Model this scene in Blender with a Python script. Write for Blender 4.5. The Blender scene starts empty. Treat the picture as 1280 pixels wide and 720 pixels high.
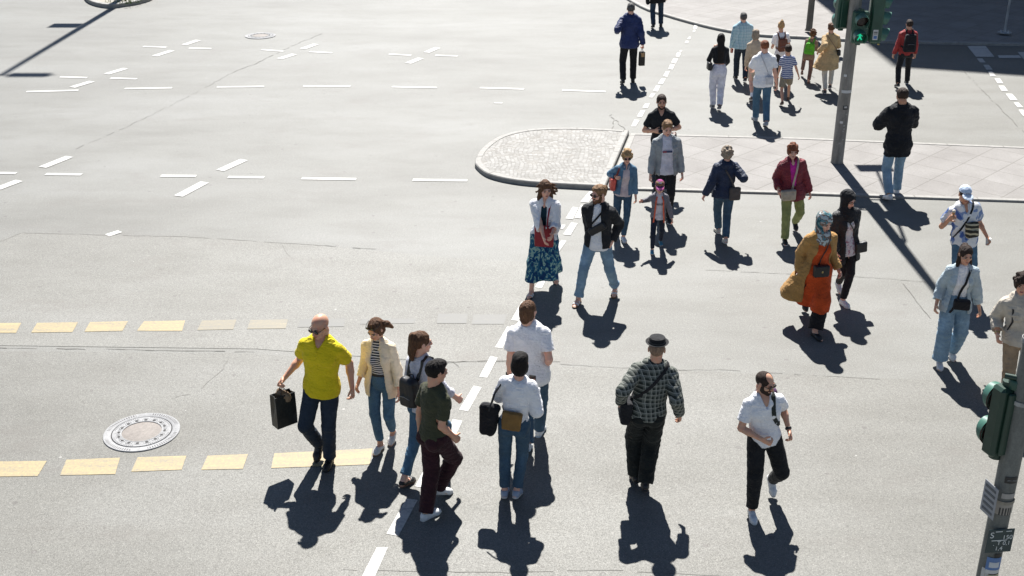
import bpy, math, random
import numpy as np
from mathutils import Vector, Matrix

# ------------------------------------------------------------------ camera, light, exposure
CAM_H = 6.5
PITCH = math.radians(24.1)
FPX = 1469.0                       # focal length in photo pixels (photo 1280 wide)
scene = bpy.context.scene
col = scene.collection
cam_d = bpy.data.cameras.new('camera')
cam = bpy.data.objects.new('camera', cam_d)
col.objects.link(cam)
cam.location = (0, 0, CAM_H)
cam.rotation_euler = (math.pi/2 - PITCH, 0, 0)
cam_d.sensor_width = 36.0
cam_d.lens = 36.0 * FPX / 1280.0
cam_d.clip_start = 0.1
cam_d.clip_end = 2000
scene.camera = cam

SUN_EL = math.radians(50.5)
SUN_AZ = math.radians(0.4)         # measured from +Y towards +X
wd = bpy.data.worlds.new('World')
scene.world = wd
wd.use_nodes = True
wn = wd.node_tree
bg = wn.nodes['Background']
sky = wn.nodes.new('ShaderNodeTexSky')
sky.sky_type = 'NISHITA'
sky.sun_disc = False
sky.sun_elevation = SUN_EL
sky.sun_rotation = SUN_AZ
sky.air_density = 0.65
sky.dust_density = 0.15
sky.ozone_density = 0.0
wn.links.new(sky.outputs[0], bg.inputs[0])
bg.inputs[1].default_value = 0.05
sun_d = bpy.data.lights.new('sun', 'SUN')
sun_d.energy = 5.0
sun_d.angle = math.radians(0.55)
sun_d.color = (1.0, 0.975, 0.935)
sun = bpy.data.objects.new('sun', sun_d)
col.objects.link(sun)
sdir = Vector((math.sin(SUN_AZ)*math.cos(SUN_EL), math.cos(SUN_AZ)*math.cos(SUN_EL), math.sin(SUN_EL)))
sun.rotation_euler = sdir.to_track_quat('Z', 'Y').to_euler()
sun.location = (0, 60, 60)
scene.view_settings.view_transform = 'Standard'
scene.view_settings.look = 'None'
scene.view_settings.gamma = 1
scene.view_settings.exposure = 1.09

# ------------------------------------------------------------------ photo pixel <-> place
CP, SP = math.cos(PITCH), math.sin(PITCH)
def ray(px, py):
    a, b = px - 640.0, py - 360.0
    return Vector((a, FPX*CP - b*SP, -FPX*SP - b*CP))
def G(px, py, z=0.0):
    d = ray(px, py)
    t = (CAM_H - z) / -d.z
    return Vector((d.x*t, d.y*t, z))
def atY(px, py, Y):
    d = ray(px, py)
    t = Y / d.y
    return Vector((d.x*t, Y, CAM_H + d.z*t))
def to_px(p):
    x, y, z = p[0], p[1], p[2] - CAM_H
    depth = y*CP - z*SP
    down = -y*SP - z*CP
    return (640 + FPX*x/depth, 360 + FPX*down/depth)

# ------------------------------------------------------------------ materials
def mat(name, base=(0.5, 0.5, 0.5), rough=0.8, metal=0.0, spec=0.5):
    m = bpy.data.materials.new(name)
    m.use_nodes = True
    b = m.node_tree.nodes['Principled BSDF']
    b.inputs['Base Color'].default_value = (*base, 1)
    b.inputs['Roughness'].default_value = rough
    b.inputs['Metallic'].default_value = metal
    b.inputs['Specular IOR Level'].default_value = spec
    return m
class NT:
    """tiny helper round a material's node tree"""
    def __init__(s, m):
        s.t = m.node_tree; s.b = s.t.nodes['Principled BSDF']
    def n(s, typ, **kw):
        nd = s.t.nodes.new(typ)
        for k, v in kw.items():
            setattr(nd, k, v)
        return nd
    def l(s, a, b):
        s.t.links.new(a, b)
    def coord(s, scale=(1, 1, 1), rot=(0, 0, 0)):
        tc = s.n('ShaderNodeTexCoord'); mp = s.n('ShaderNodeMapping')
        mp.inputs['Scale'].default_value = scale
        mp.inputs['Rotation'].default_value = rot
        s.l(tc.outputs['Object'], mp.inputs[0])
        return mp.outputs[0]
    def noise(s, vec, scale, detail=3, rough=0.55):
        n = s.n('ShaderNodeTexNoise')
        n.inputs['Scale'].default_value = scale
        n.inputs['Detail'].default_value = detail
        n.inputs['Roughness'].default_value = rough
        s.l(vec, n.inputs['Vector'])
        return n.outputs['Fac']
    def ramp(s, fac, stops, interp='LINEAR'):
        r = s.n('ShaderNodeValToRGB')
        cr = r.color_ramp
        cr.interpolation = interp
        while len(cr.elements) < len(stops):
            cr.elements.new(0.5)
        for e, (p, c) in zip(cr.elements, stops):
            e.position = p
            e.color = (*c, 1) if len(c) == 3 else c
        s.l(fac, r.inputs[0])
        return r.outputs[0]
    def mix(s, fac, a, b, mode='MIX'):
        m = s.n('ShaderNodeMix', data_type='RGBA', blend_type=mode)
        for sock, v in ((m.inputs[0], fac), (m.inputs[6], a), (m.inputs[7], b)):
            if hasattr(v, 'is_linked') or isinstance(v, bpy.types.NodeSocket):
                s.l(v, sock)
            elif isinstance(v, (int, float)):
                sock.default_value = v
            else:
                sock.default_value = (*v, 1)
        return m.outputs[2]
    def math(s, op, a, b=0.0, c=None):
        m = s.n('ShaderNodeMath', operation=op)
        for i, v in enumerate((a, b) if c is None else (a, b, c)):
            if isinstance(v, bpy.types.NodeSocket):
                s.l(v, m.inputs[i])
            else:
                m.inputs[i].default_value = v
        return m.outputs[0]
    def sep(s, vec):
        n = s.n('ShaderNodeSeparateXYZ'); s.l(vec, n.inputs[0]); return n.outputs
    def color(s, c):
        s.l(c, s.b.inputs['Base Color'])
    def rough(s, r):
        s.l(r, s.b.inputs['Roughness'])
    def bump(s, h, strength=0.4, dist=0.01):
        b = s.n('ShaderNodeBump')
        b.inputs['Strength'].default_value = strength
        b.inputs['Distance'].default_value = dist
        s.l(h, b.inputs['Height']); s.l(b.outputs[0], s.b.inputs['Normal'])

_mc = {}
def cloth(c, rough=0.85, var=0.18, wr=0.5, name='cloth'):
    key = ('cloth', tuple(c), rough, var, wr)
    if key in _mc: return _mc[key]
    m = mat(name, c, rough, spec=0.25); t = NT(m)
    v = t.coord()
    n1 = t.noise(v, 9, 4)
    lo = tuple(x*(1-var) for x in c); hi = tuple(min(1, x*(1+var)) for x in c)
    t.color(t.ramp(n1, [(0.3, lo), (0.7, hi)]))
    w = t.noise(t.coord((1, 1, 1.8)), 11, 3, 0.55)
    w = t.math('ABSOLUTE', t.math('SUBTRACT', w, .5))
    w2 = t.noise(t.coord((1.5, 1.5, 1), (.5, .3, 0)), 21, 2, 0.5)
    f = t.noise(v, 260, 2)
    h = t.math('ADD', t.math('ADD', t.math('MULTIPLY', w, -2.2), t.math('MULTIPLY', w2, .5)), t.math('MULTIPLY', f, 0.06))
    t.bump(h, min(1, wr*1.25), 0.022)
    t.b.inputs['Sheen Weight'].default_value = 0.06
    if min(c) > .5:
        t.b.inputs['Subsurface Weight'].default_value = 0.35
        t.b.inputs['Subsurface Radius'].default_value = (.05, .05, .05)
        t.b.inputs['Subsurface Scale'].default_value = 1.0
    _mc[key] = m
    return m
def denim(c, name='denim', fade=0.6):
    key = ('denim', tuple(c), fade)
    if key in _mc: return _mc[key]
    m = mat(name, c, 0.85, spec=0.25); t = NT(m)
    v = t.coord()
    light = tuple(min(1, x*(1+fade)+0.03*fade) for x in c)
    dark = tuple(x*0.7 for x in c)
    n = t.noise(v, 5, 4, 0.6)
    base = t.ramp(n, [(0.32, dark), (0.55, c), (0.75, light)])
    g = t.noise(t.coord((1, 1, 0.25)), 220, 2)
    base = t.mix(0.25, base, t.ramp(g, [(0.35, dark), (0.65, light)]))
    t.color(base)
    w = t.noise(t.coord((1, 1, 3)), 12, 3)
    t.bump(t.math('ADD', w, t.math('MULTIPLY', g, 0.06)), 0.6, 0.02)
    _mc[key] = m
    return m
def stripes(a, b, period, duty=0.5, axis=2, name='striped_cloth'):
    m = mat(name, a, 0.85, spec=0.25); t = NT(m)
    v = t.coord()
    z = t.sep(v)[axis]
    wob = t.noise(v, 6, 2)
    zz = t.math('ADD', z, t.math('MULTIPLY', wob, period*0.9))
    fr = t.math('FRACT', t.math('DIVIDE', zz, period))
    st = t.math('LESS_THAN', fr, duty)
    t.color(t.mix(st, a, b))
    w = t.noise(t.coord((1, 1, 2)), 16, 3)
    t.bump(w, 0.5, 0.02)
    return m
def plaid(a, b, c, period, name='plaid_cloth'):
    m = mat(name, a, 0.85, spec=0.25); t = NT(m)
    v = t.coord(); s = t.sep(v)
    wob = t.math('MULTIPLY', t.noise(v, 5, 2), period*0.7)
    def band(x, w0, off=0.0):
        fr = t.math('FRACT', t.math('DIVIDE', t.math('ADD', t.math('ADD', x, wob), off), period))
        return t.math('LESS_THAN', fr, w0)
    xx = t.math('ADD', s[0], t.math('MULTIPLY', s[1], 0.8))
    c1 = t.mix(t.math('MULTIPLY', band(xx, 0.45), 0.5), a, b)
    c2 = t.mix(t.math('MULTIPLY', band(s[2], 0.45), 0.5), c1, b)
    c3 = t.mix(t.math('MULTIPLY', band(xx, 0.1, period*0.65), 0.75), c2, c)
    c4 = t.mix(t.math('MULTIPLY', band(s[2], 0.1, period*0.65), 0.75), c3, c)
    t.color(c4)
    t.bump(t.noise(t.coord((1, 1, 1.6)), 11, 4), 0.45, 0.02)
    return m
def blotch(cols, scale, name='printed_cloth', stretch=(1, 1, 1), dist=1.5):
    m = mat(name, cols[0], 0.85, spec=0.25); t = NT(m)
    n = t.n('ShaderNodeTexNoise'); n.inputs['Scale'].default_value = scale
    n.inputs['Detail'].default_value = 2; n.inputs['Distortion'].default_value = dist
    t.l(t.coord(stretch), n.inputs['Vector'])
    k = len(cols)
    st = [(0.33 + 0.24*i/max(1, k-1) if i else 0.0, c) for i, c in enumerate(cols)]
    t.color(t.ramp(n.outputs['Fac'], st, 'CONSTANT'))
    t.bump(t.noise(t.coord((1, 1, 1.5)), 14, 3), 0.5, 0.02)
    return m
def leather(c, rough=0.42, name='leather'):
    key = ('lea', tuple(c), rough)
    if key in _mc: return _mc[key]
    m = mat(name, c, rough, spec=0.45); t = NT(m)
    v = t.coord()
    t.color(t.ramp(t.noise(v, 14, 4), [(0.3, tuple(x*0.8 for x in c)), (0.7, tuple(min(1, x*1.2) for x in c))]))
    t.bump(t.math('ADD', t.noise(v, 18, 3), t.math('MULTIPLY', t.noise(v, 300, 2), 0.1)), 0.35, 0.012)
    _mc[key] = m
    return m
def skin(c):
    key = ('skin', tuple(c))
    if key in _mc: return _mc[key]
    m = mat('skin', c, 0.5, spec=0.4); t = NT(m)
    v = t.coord()
    red = (min(1, c[0]*1.08), c[1]*0.82, c[2]*0.78)
    t.color(t.ramp(t.noise(v, 22, 4), [(0.35, c), (0.7, red)]))
    t.bump(t.noise(v, 140, 3), 0.15, 0.003)
    t.b.inputs['Subsurface Weight'].default_value = 0.12
    t.b.inputs['Subsurface Radius'].default_value = (0.02, 0.008, 0.004)
    _mc[key] = m
    return m
def hairm(c, rough=0.6):
    key = ('hair', tuple(c), rough)
    if key in _mc: return _mc[key]
    m = mat('hair', c, rough, spec=0.22); t = NT(m)
    v = t.coord((1, 1, 0.14))
    n = t.noise(v, 120, 3, 0.7)
    n2 = t.noise(t.coord(), 18, 3)
    d = tuple(x*0.45 for x in c); h = tuple(min(1, x*1.9) for x in c)
    f = t.math('ADD', t.math('MULTIPLY', n, 0.7), t.math('MULTIPLY', n2, 0.3))
    t.color(t.ramp(f, [(0.3, d), (0.52, c), (0.72, h)]))
    t.bump(n, 0.9, 0.012)
    _mc[key] = m
    return m
def plain(name, c, rough=0.5, metal=0.0, spec=0.5):
    key = ('plain', name, tuple(c), rough)
    if key in _mc: return _mc[key]
    m = mat(name, c, rough, metal, spec); t = NT(m)
    v = t.coord()
    t.color(t.ramp(t.noise(v, 7, 5, 0.6), [(0.3, tuple(x*0.82 for x in c)), (0.7, tuple(min(1, x*1.12) for x in c))]))
    t.bump(t.noise(v, 60, 3), 0.12, 0.004)
    _mc[key] = m
    return m

# ------------------------------------------------------------------ object helpers
def link_mesh(name, V, Fc, m, parent=None, smooth=True, offset=None):
    V = np.asarray(V, dtype=np.float32)
    if offset is not None:
        V = V - np.asarray(offset, dtype=np.float32)
    me = bpy.data.meshes.new(name)
    me.from_pydata([], [], []) if False else None
    if isinstance(Fc, np.ndarray):
        nf, k = Fc.shape
        me.vertices.add(len(V)); me.vertices.foreach_set('co', V.ravel())
        me.loops.add(nf*k); me.loops.foreach_set('vertex_index', Fc.astype(np.int32).ravel())
        me.polygons.add(nf)
        me.polygons.foreach_set('loop_start', np.arange(0, nf*k, k, dtype=np.int32))
        me.update(calc_edges=True)
    else:
        me.from_pydata([tuple(map(float, v)) for v in V], [], Fc)
        me.update()
    me.validate()
    if smooth:
        me.polygons.foreach_set('use_smooth', np.ones(len(me.polygons), dtype=bool))
    if isinstance(m, (list, tuple)):
        for q in m: me.materials.append(q)
    elif m: me.materials.append(m)
    o = bpy.data.objects.new(name, me)
    col.objects.link(o)
    if parent: o.parent = parent
    return o
def tag(o, label=None, cat=None, group=None, kind=None):
    if label: o['label'] = label
    if cat: o['category'] = cat
    if group: o['group'] = group
    if kind: o['kind'] = kind
    return o
def empty(name, loc=(0, 0, 0), rz=0.0, sc=1.0):
    o = bpy.data.objects.new(name, None); col.objects.link(o)
    o.empty_display_size = 0.2
    o.location = loc; o.rotation_euler = (0, 0, rz); o.scale = (sc, sc, sc)
    return o
class MB:
    """collects simple shapes into one mesh"""
    def __init__(s): s.V = []; s.F = []; s.M = []; s.cur = 0
    def add(s, V, F):
        b = len(s.V); s.V += [tuple(v) for v in V]; s.F += [tuple(i+b for i in f) for f in F]; s.M += [s.cur]*len(F)
        return s
    def box(s, c, d, R=None, bev=0.0):
        hx, hy, hz = d[0]/2, d[1]/2, d[2]/2
        bev = min(bev, hx*0.9, hy*0.9, hz*0.9)
        if bev <= 0:
            V = [(sx*hx, sy*hy, sz*hz) for sx in (-1, 1) for sy in (-1, 1) for sz in (-1, 1)]
            F = [(0, 1, 3, 2), (4, 6, 7, 5), (0, 4, 5, 1), (2, 3, 7, 6), (0, 2, 6, 4), (1, 5, 7, 3)]
        else:
            V = []; idx = {}
            for sx in (-1, 1):
                for sy in (-1, 1):
                    for sz in (-1, 1):
                        for ax in range(3):
                            p = [sx*(hx-bev), sy*(hy-bev), sz*(hz-bev)]
                            p[ax] = (sx*hx, sy*hy, sz*hz)[ax]
                            idx[(sx, sy, sz, ax)] = len(V); V.append(tuple(p))
            F = []
            for ax in range(3):
                o1, o2 = [a for a in range(3) if a != ax]
                for sg in (-1, 1):
                    q = []
                    for u, w in ((-1, -1), (1, -1), (1, 1), (-1, 1)):
                        k = [0, 0, 0]; k[ax] = sg; k[o1] = u; k[o2] = w
                        q.append(idx[(*k, ax)])
                    if (sg > 0) != (ax != 1): q.reverse()
                    F.append(tuple(q))
            for a1, a2, a3 in ((0, 1, 2), (0, 2, 1), (1, 2, 0)):
                for u in (-1, 1):
                    for w in (-1, 1):
                        k1 = [0, 0, 0]; k1[a1] = u; k1[a2] = w; k1[a3] = -1
                        k2 = list(k1); k2[a3] = 1
                        q = [idx[(*k1, a1)], idx[(*k2, a1)], idx[(*k2, a2)], idx[(*k1, a2)]]
                        F.append(tuple(q))
            for sx in (-1, 1):
                for sy in (-1, 1):
                    for sz in (-1, 1):
                        F.append(tuple(idx[(sx, sy, sz, ax)] for ax in range(3)))
        R = R or Matrix.Identity(3)
        c = Vector(c)
        return s.add([R @ Vector(v) + c for v in V], F)
    def tube(s, pts, r, n=10, caps=True):
        pts = [Vector(p) for p in pts]
        rs = r if isinstance(r, (list, tuple)) else [r]*len(pts)
        V = []; F = []
        up = Vector((0, 0, 1))
        d0 = (pts[1]-pts[0]).normalized()
        a = d0.cross(up)
        if a.length < 1e-3: a = Vector((1, 0, 0))
        a.normalize()
        for i, p in enumerate(pts):
            d = (pts[min(i+1, len(pts)-1)] - pts[max(i-1, 0)]).normalized()
            a = (a - d*a.dot(d)).normalized(); b = d.cross(a)
            for j in range(n):
                t = 2*math.pi*j/n
                V.append(p + (a*math.cos(t) + b*math.sin(t))*rs[i])
        for i in range(len(pts)-1):
            for j in range(n):
                k = (j+1) % n
                F.append((i*n+j, i*n+k, (i+1)*n+k, (i+1)*n+j))
        if caps:
            F.append(tuple(reversed(range(n)))); F.append(tuple(range((len(pts)-1)*n, len(pts)*n)))
        return s.add(V, F)
    def ell(s, c, r, R=None, nu=14, nv=9):
        V = []; F = []
        R = R or Matrix.Identity(3); c = Vector(c)
        for i in range(nv+1):
            ph = math.pi*i/nv
            for j in range(nu):
                t = 2*math.pi*j/nu
                V.append(R @ Vector((r[0]*math.sin(ph)*math.cos(t), r[1]*math.sin(ph)*math.sin(t), r[2]*math.cos(ph))) + c)
        for i in range(nv):
            for j in range(nu):
                k = (j+1) % nu
                F.append((i*nu+j, (i+1)*nu+j, (i+1)*nu+k, i*nu+k))
        return s.add(V, F)
    def ribbon(s, pts, nrm, w, th=0.004):
        """flat band along pts; nrm are outward normals"""
        V = []; F = []
        n = len(pts)
        for i in range(n):
            p = Vector(pts[i]); d = (Vector(pts[min(i+1, n-1)]) - Vector(pts[max(i-1, 0)])).normalized()
            nn = Vector(nrm[i]); nn = (nn - d*nn.dot(d)).normalized()
            b = d.cross(nn).normalized()
            for su, sn in ((-1, 0), (1, 0), (1, 1), (-1, 1)):
                V.append(p + b*(su*w/2) + nn*(sn*th))
        for i in range(n-1):
            for j in range(4):
                k = (j+1) % 4
                F.append((i*4+j, i*4+k, (i+1)*4+k, (i+1)*4+j))
        F.append((3, 2, 1, 0)); F.append(((n-1)*4, (n-1)*4+1, (n-1)*4+2, (n-1)*4+3))
        return s.add(V, F)
    def lathe(s, prof, n=24, c=(0, 0, 0), R=None):
        R = R or Matrix.Identity(3); c = Vector(c); V = []; F = []
        for (r, z) in prof:
            for j in range(n):
                t = 2*math.pi*j/n
                V.append(R @ Vector((r*math.cos(t), r*math.sin(t), z)) + c)
        for i in range(len(prof)-1):
            for j in range(n):
                k = (j+1) % n
                F.append((i*n+j, i*n+k, (i+1)*n+k, (i+1)*n+j))
        return s.add(V, F)
    def quad(s, pts):
        return s.add(pts, [tuple(range(len(pts)))])
    def build(s, name, m, parent=None, smooth=True, offset=None, flip=False):
        import bmesh
        o = link_mesh(name, s.V, s.F, m, parent, smooth, offset)
        bm = bmesh.new(); bm.from_mesh(o.data)
        bmesh.ops.remove_doubles(bm, verts=bm.verts, dist=1e-6)
        bmesh.ops.recalc_face_normals(bm, faces=bm.faces)
        bm.to_mesh(o.data); bm.free()
        if len(set(s.M)) > 1 and len(o.data.polygons) == len(s.M):
            o.data.polygons.foreach_set('material_index', np.array(s.M, dtype=np.int32))
        if smooth:
            try: o.data.set_sharp_from_angle(angle=math.radians(40))
            except Exception: pass
        return o
def V3(*a): return np.array(a, dtype=np.float64)
def nrm(v):
    v = np.asarray(v, dtype=np.float64); return v/max(1e-9, np.linalg.norm(v))
# ------------------------------------------------------------------ implicit surfaces (bodies, clothes, bags)
class Cone:
    def __init__(s, a, b, ra, rb, sq=1.0, u=(0, 1, 0), fa=False, fb=False):
        s.a = np.asarray(a, float); s.b = np.asarray(b, float); s.ra = ra; s.rb = rb
        s.sq = sq; s.u = nrm(u); s.fa = fa; s.fb = fb
    def box(s):
        r = max(s.ra, s.rb)*max(1, s.sq)
        return np.minimum(s.a, s.b)-r, np.maximum(s.a, s.b)+r
    def d(s, X, Y, Z):
        a, b = s.a, s.b; ab = b-a; L2 = float(ab@ab)+1e-12; L = math.sqrt(L2)
        px, py, pz = X-a[0], Y-a[1], Z-a[2]
        tu = (px*ab[0]+py*ab[1]+pz*ab[2])/L2
        t = np.clip(tu, 0, 1)
        tt = np.clip(tu, -9 if s.fa else 0, 9 if s.fb else 1)
        vx, vy, vz = px-tt*ab[0], py-tt*ab[1], pz-tt*ab[2]
        q = vx*vx+vy*vy+vz*vz
        if s.sq != 1.0:
            w = vx*s.u[0]+vy*s.u[1]+vz*s.u[2]
            q = q + w*w*(1/(s.sq*s.sq)-1)
        d = np.sqrt(np.maximum(q, 0))-(s.ra+(s.rb-s.ra)*t)
        if s.sq != 1.0: d = d*min(1.0, s.sq)**0.5
        if s.fb: d = np.maximum(d, (tu-1)*L)
        if s.fa: d = np.maximum(d, -tu*L)
        return d
class Ell:
    def __init__(s, c, r, R=None):
        s.c = np.asarray(c, float); s.r = np.asarray(r, float); s.R = np.eye(3) if R is None else np.asarray(R, float)
    def box(s):
        m = np.abs(s.R)@s.r
        return s.c-m, s.c+m
    def d(s, X, Y, Z):
        px, py, pz = X-s.c[0], Y-s.c[1], Z-s.c[2]
        R = s.R; r = s.r
        q = [(px*R[0, i]+py*R[1, i]+pz*R[2, i]) for i in range(3)]
        k0 = np.sqrt((q[0]/r[0])**2+(q[1]/r[1])**2+(q[2]/r[2])**2)
        k1 = np.sqrt((q[0]/r[0]**2)**2+(q[1]/r[1]**2)**2+(q[2]/r[2]**2)**2)
        return k0*(k0-1)/np.maximum(k1, 1e-6)
class Box:
    def __init__(s, c, h, R=None, rnd=0.02, taper=0.0):
        s.c = np.asarray(c, float); s.h = np.asarray(h, float); s.R = np.eye(3) if R is None else np.asarray(R, float); s.rnd = rnd; s.taper = taper
    def box(s):
        m = np.abs(s.R)@(s.h*1.3)
        return s.c-m, s.c+m
    def d(s, X, Y, Z):
        px, py, pz = X-s.c[0], Y-s.c[1], Z-s.c[2]
        R = s.R
        q = [(px*R[0, i]+py*R[1, i]+pz*R[2, i]) for i in range(3)]
        if s.taper:
            k = 1 - s.taper*q[2]/s.h[2]
            q[0] = q[0]/k
        a = [np.abs(q[i])-(s.h[i]-s.rnd) for i in range(3)]
        o = np.sqrt(np.maximum(a[0], 0)**2+np.maximum(a[1], 0)**2+np.maximum(a[2], 0)**2)
        return o+np.minimum(np.maximum(np.maximum(a[0], a[1]), a[2]), 0)-s.rnd
_rt = np.random.RandomState(7).rand(32, 32, 32).astype(np.float32)*2-1
def vnoise(x, y, z, seed=0):
    x = x+seed*7.31; y = y+seed*3.17; z = z+seed*5.71
    xi = np.floor(x).astype(np.int32); yi = np.floor(y).astype(np.int32); zi = np.floor(z).astype(np.int32)
    fx, fy, fz = x-xi, y-yi, z-zi
    fx = fx*fx*(3-2*fx); fy = fy*fy*(3-2*fy); fz = fz*fz*(3-2*fz)
    r = 0
    for i in (0, 1):
        for j in (0, 1):
            for k in (0, 1):
                w = (fx if i else 1-fx)*(fy if j else 1-fy)*(fz if k else 1-fz)
                r = r+w*_rt[(xi+i) & 31, (yi+j) & 31, (zi+k) & 31]
    return r
class Field:
    def __init__(s, prims, h, pad=0.05, lo=None, hi=None):
        if lo is None:
            bs = [p.box() for p in prims]
            lo = np.min([b[0] for b in bs], axis=0)-pad; hi = np.max([b[1] for b in bs], axis=0)+pad
        s.lo = np.asarray(lo, float); s.h = h
        s.n = np.ceil((np.asarray(hi)-s.lo)/h).astype(int)+1
        s.F = np.full(s.n, 1.0, dtype=np.float32)
        s.ax = [(s.lo[i]+h*np.arange(s.n[i])).astype(np.float32) for i in range(3)]
    def _sl(s, p, m):
        lo, hi = p.box()
        i0 = np.clip(np.floor((lo-m-s.lo)/s.h).astype(int), 0, s.n); i1 = np.clip(np.ceil((hi+m-s.lo)/s.h).astype(int)+1, 0, s.n)
        sl = tuple(slice(a, b) for a, b in zip(i0, i1))
        return sl, s.ax[0][sl[0]][:, None, None], s.ax[1][sl[1]][None, :, None], s.ax[2][sl[2]][None, None, :]
    def add(s, p, k=0.02):
        sl, X, Y, Z = s._sl(p, k+3*s.h)
        if 0 in s.F[sl].shape: return s
        d = p.d(X, Y, Z).astype(np.float32); A = s.F[sl]
        if k > 0:
            hh = np.maximum(k-np.abs(A-d), 0)/k
            s.F[sl] = np.minimum(A, d)-hh*hh*k*0.25
        else: s.F[sl] = np.minimum(A, d)
        return s
    def adds(s, ps, k=0.02):
        for p in ps: s.add(p, k)
        return s
    def sub(s, p, k=0.0):
        sl, X, Y, Z = s._sl(p, k+3*s.h)
        if 0 in s.F[sl].shape: return s
        d = -p.d(X, Y, Z).astype(np.float32); A = s.F[sl]
        if k > 0:
            hh = np.maximum(k-np.abs(A-d), 0)/k
            s.F[sl] = np.maximum(A, d)+hh*hh*k*0.25
        else: s.F[sl] = np.maximum(A, d)
        return s
    def cut(s, n, c):
        """keep n.p < c"""
        X, Y, Z = s.ax[0][:, None, None], s.ax[1][None, :, None], s.ax[2][None, None, :]
        s.F = np.maximum(s.F, (X*n[0]+Y*n[1]+Z*n[2]-c).astype(np.float32))
        return s
    def folds(s, amp, sx=9, sy=9, sz=16, seed=0, ridge=True, band=0.03):
        m = np.abs(s.F) < band
        i, j, k = np.nonzero(m)
        x, y, z = s.ax[0][i], s.ax[1][j], s.ax[2][k]
        wx = 0.05*vnoise(x*7, y*7, z*7, seed+3); wz = 0.06*vnoise(x*6, y*6, z*6, seed+5)
        n = vnoise((x+wx)*sx, (y+wx)*sy, (z+wz)*sz, seed)
        if ridge: n = 1-2*np.abs(n)**0.8
        n2 = vnoise(x*sx*2.3, y*sy*2.3, z*sz*2.0, seed+11)
        s.F[i, j, k] -= amp*(0.75*n+0.35*n2)
        return s
    def mesh(s):
        F = s.F; S = F < 0
        c = np.zeros(tuple(s.n-1), np.int8)
        for i in (0, 1):
            for j in (0, 1):
                for k in (0, 1):
                    c += S[i:s.n[0]-1+i, j:s.n[1]-1+j, k:s.n[2]-1+k]
        I, J, K = np.nonzero((c > 0) & (c < 8))
        ids = np.full(c.shape, -1, np.int32); ids[I, J, K] = np.arange(len(I))
        off = np.array([(i, j, k) for i in (0, 1) for j in (0, 1) for k in (0, 1)])
        vals = np.stack([F[I+o[0], J+o[1], K+o[2]] for o in off], 1)
        acc = np.zeros((len(I), 3)); cnt = np.zeros(len(I))
        for a in range(8):
            for b in range(a+1, 8):
                if np.abs(off[a]-off[b]).sum() != 1: continue
                va, vb = vals[:, a], vals[:, b]
                m = (va < 0) != (vb < 0)
                t = np.where(m, va/np.where(m, va-vb, 1), 0)
                acc += m[:, None]*(off[a][None]+(off[b]-off[a])[None]*t[:, None]); cnt += m
        P = np.stack([I, J, K], 1)+acc/np.maximum(cnt, 1)[:, None]
        V = s.lo+P*s.h
        Q = []
        def quads(a, b, cells):
            m = a != b
            for flip in (False, True):
                i, j, k = np.nonzero(m & (a != flip))
                q = np.stack([ids[i+o[0], j+o[1], k+o[2]] for o in cells], 1)
                if flip: q = q[:, ::-1]
                Q.append(q)
        quads(S[:-1, 1:-1, 1:-1], S[1:, 1:-1, 1:-1], [(0, 0, 0), (0, 1, 0), (0, 1, 1), (0, 0, 1)])
        quads(S[1:-1, :-1, 1:-1], S[1:-1, 1:, 1:-1], [(0, 0, 0), (0, 0, 1), (1, 0, 1), (1, 0, 0)])
        quads(S[1:-1, 1:-1, :-1], S[1:-1, 1:-1, 1:], [(0, 0, 0), (1, 0, 0), (1, 1, 0), (0, 1, 0)])
        Q = np.concatenate(Q, 0)
        Q = Q[(Q >= 0).all(1)]
        return V, Q

# ------------------------------------------------------------------ people
def ik(a, t, L1, L2, pole):
    a = np.asarray(a, float); t = np.asarray(t, float)
    d = t-a; D = np.linalg.norm(d)
    if D > (L1+L2)*0.998:
        t = a+d/D*(L1+L2)*0.998; d = t-a; D = np.linalg.norm(d)
    u = d/D
    x = (L1*L1-L2*L2+D*D)/(2*D)
    hgt = math.sqrt(max(0, L1*L1-x*x))
    p = np.asarray(pole, float); p = nrm(p-u*(p@u))
    return a+u*x+p*hgt, t
def rotv(v, axis, ang):
    axis = nrm(axis); c, s_ = math.cos(ang), math.sin(ang)
    v = np.asarray(v, float)
    return v*c+np.cross(axis, v)*s_+axis*(axis@v)*(1-c)
BODY_M = [(-.12, .155, .118), (-.04, .168, .122), (.03, .163, .118), (.14, .145, .104), (.26, .158, .112), (.36, .172, .118), (.43, .165, .108), (.475, .12, .085), (.51, .08, .07), (.55, .060, .060)]
BODY_F = [(-.12, .165, .122), (-.04, .175, .126), (.03, .160, .116), (.15, .122, .092), (.26, .140, .102), (.35, .152, .112), (.43, .142, .098), (.475, .105, .078), (.51, .070, .062), (.55, .050, .050)]
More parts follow.
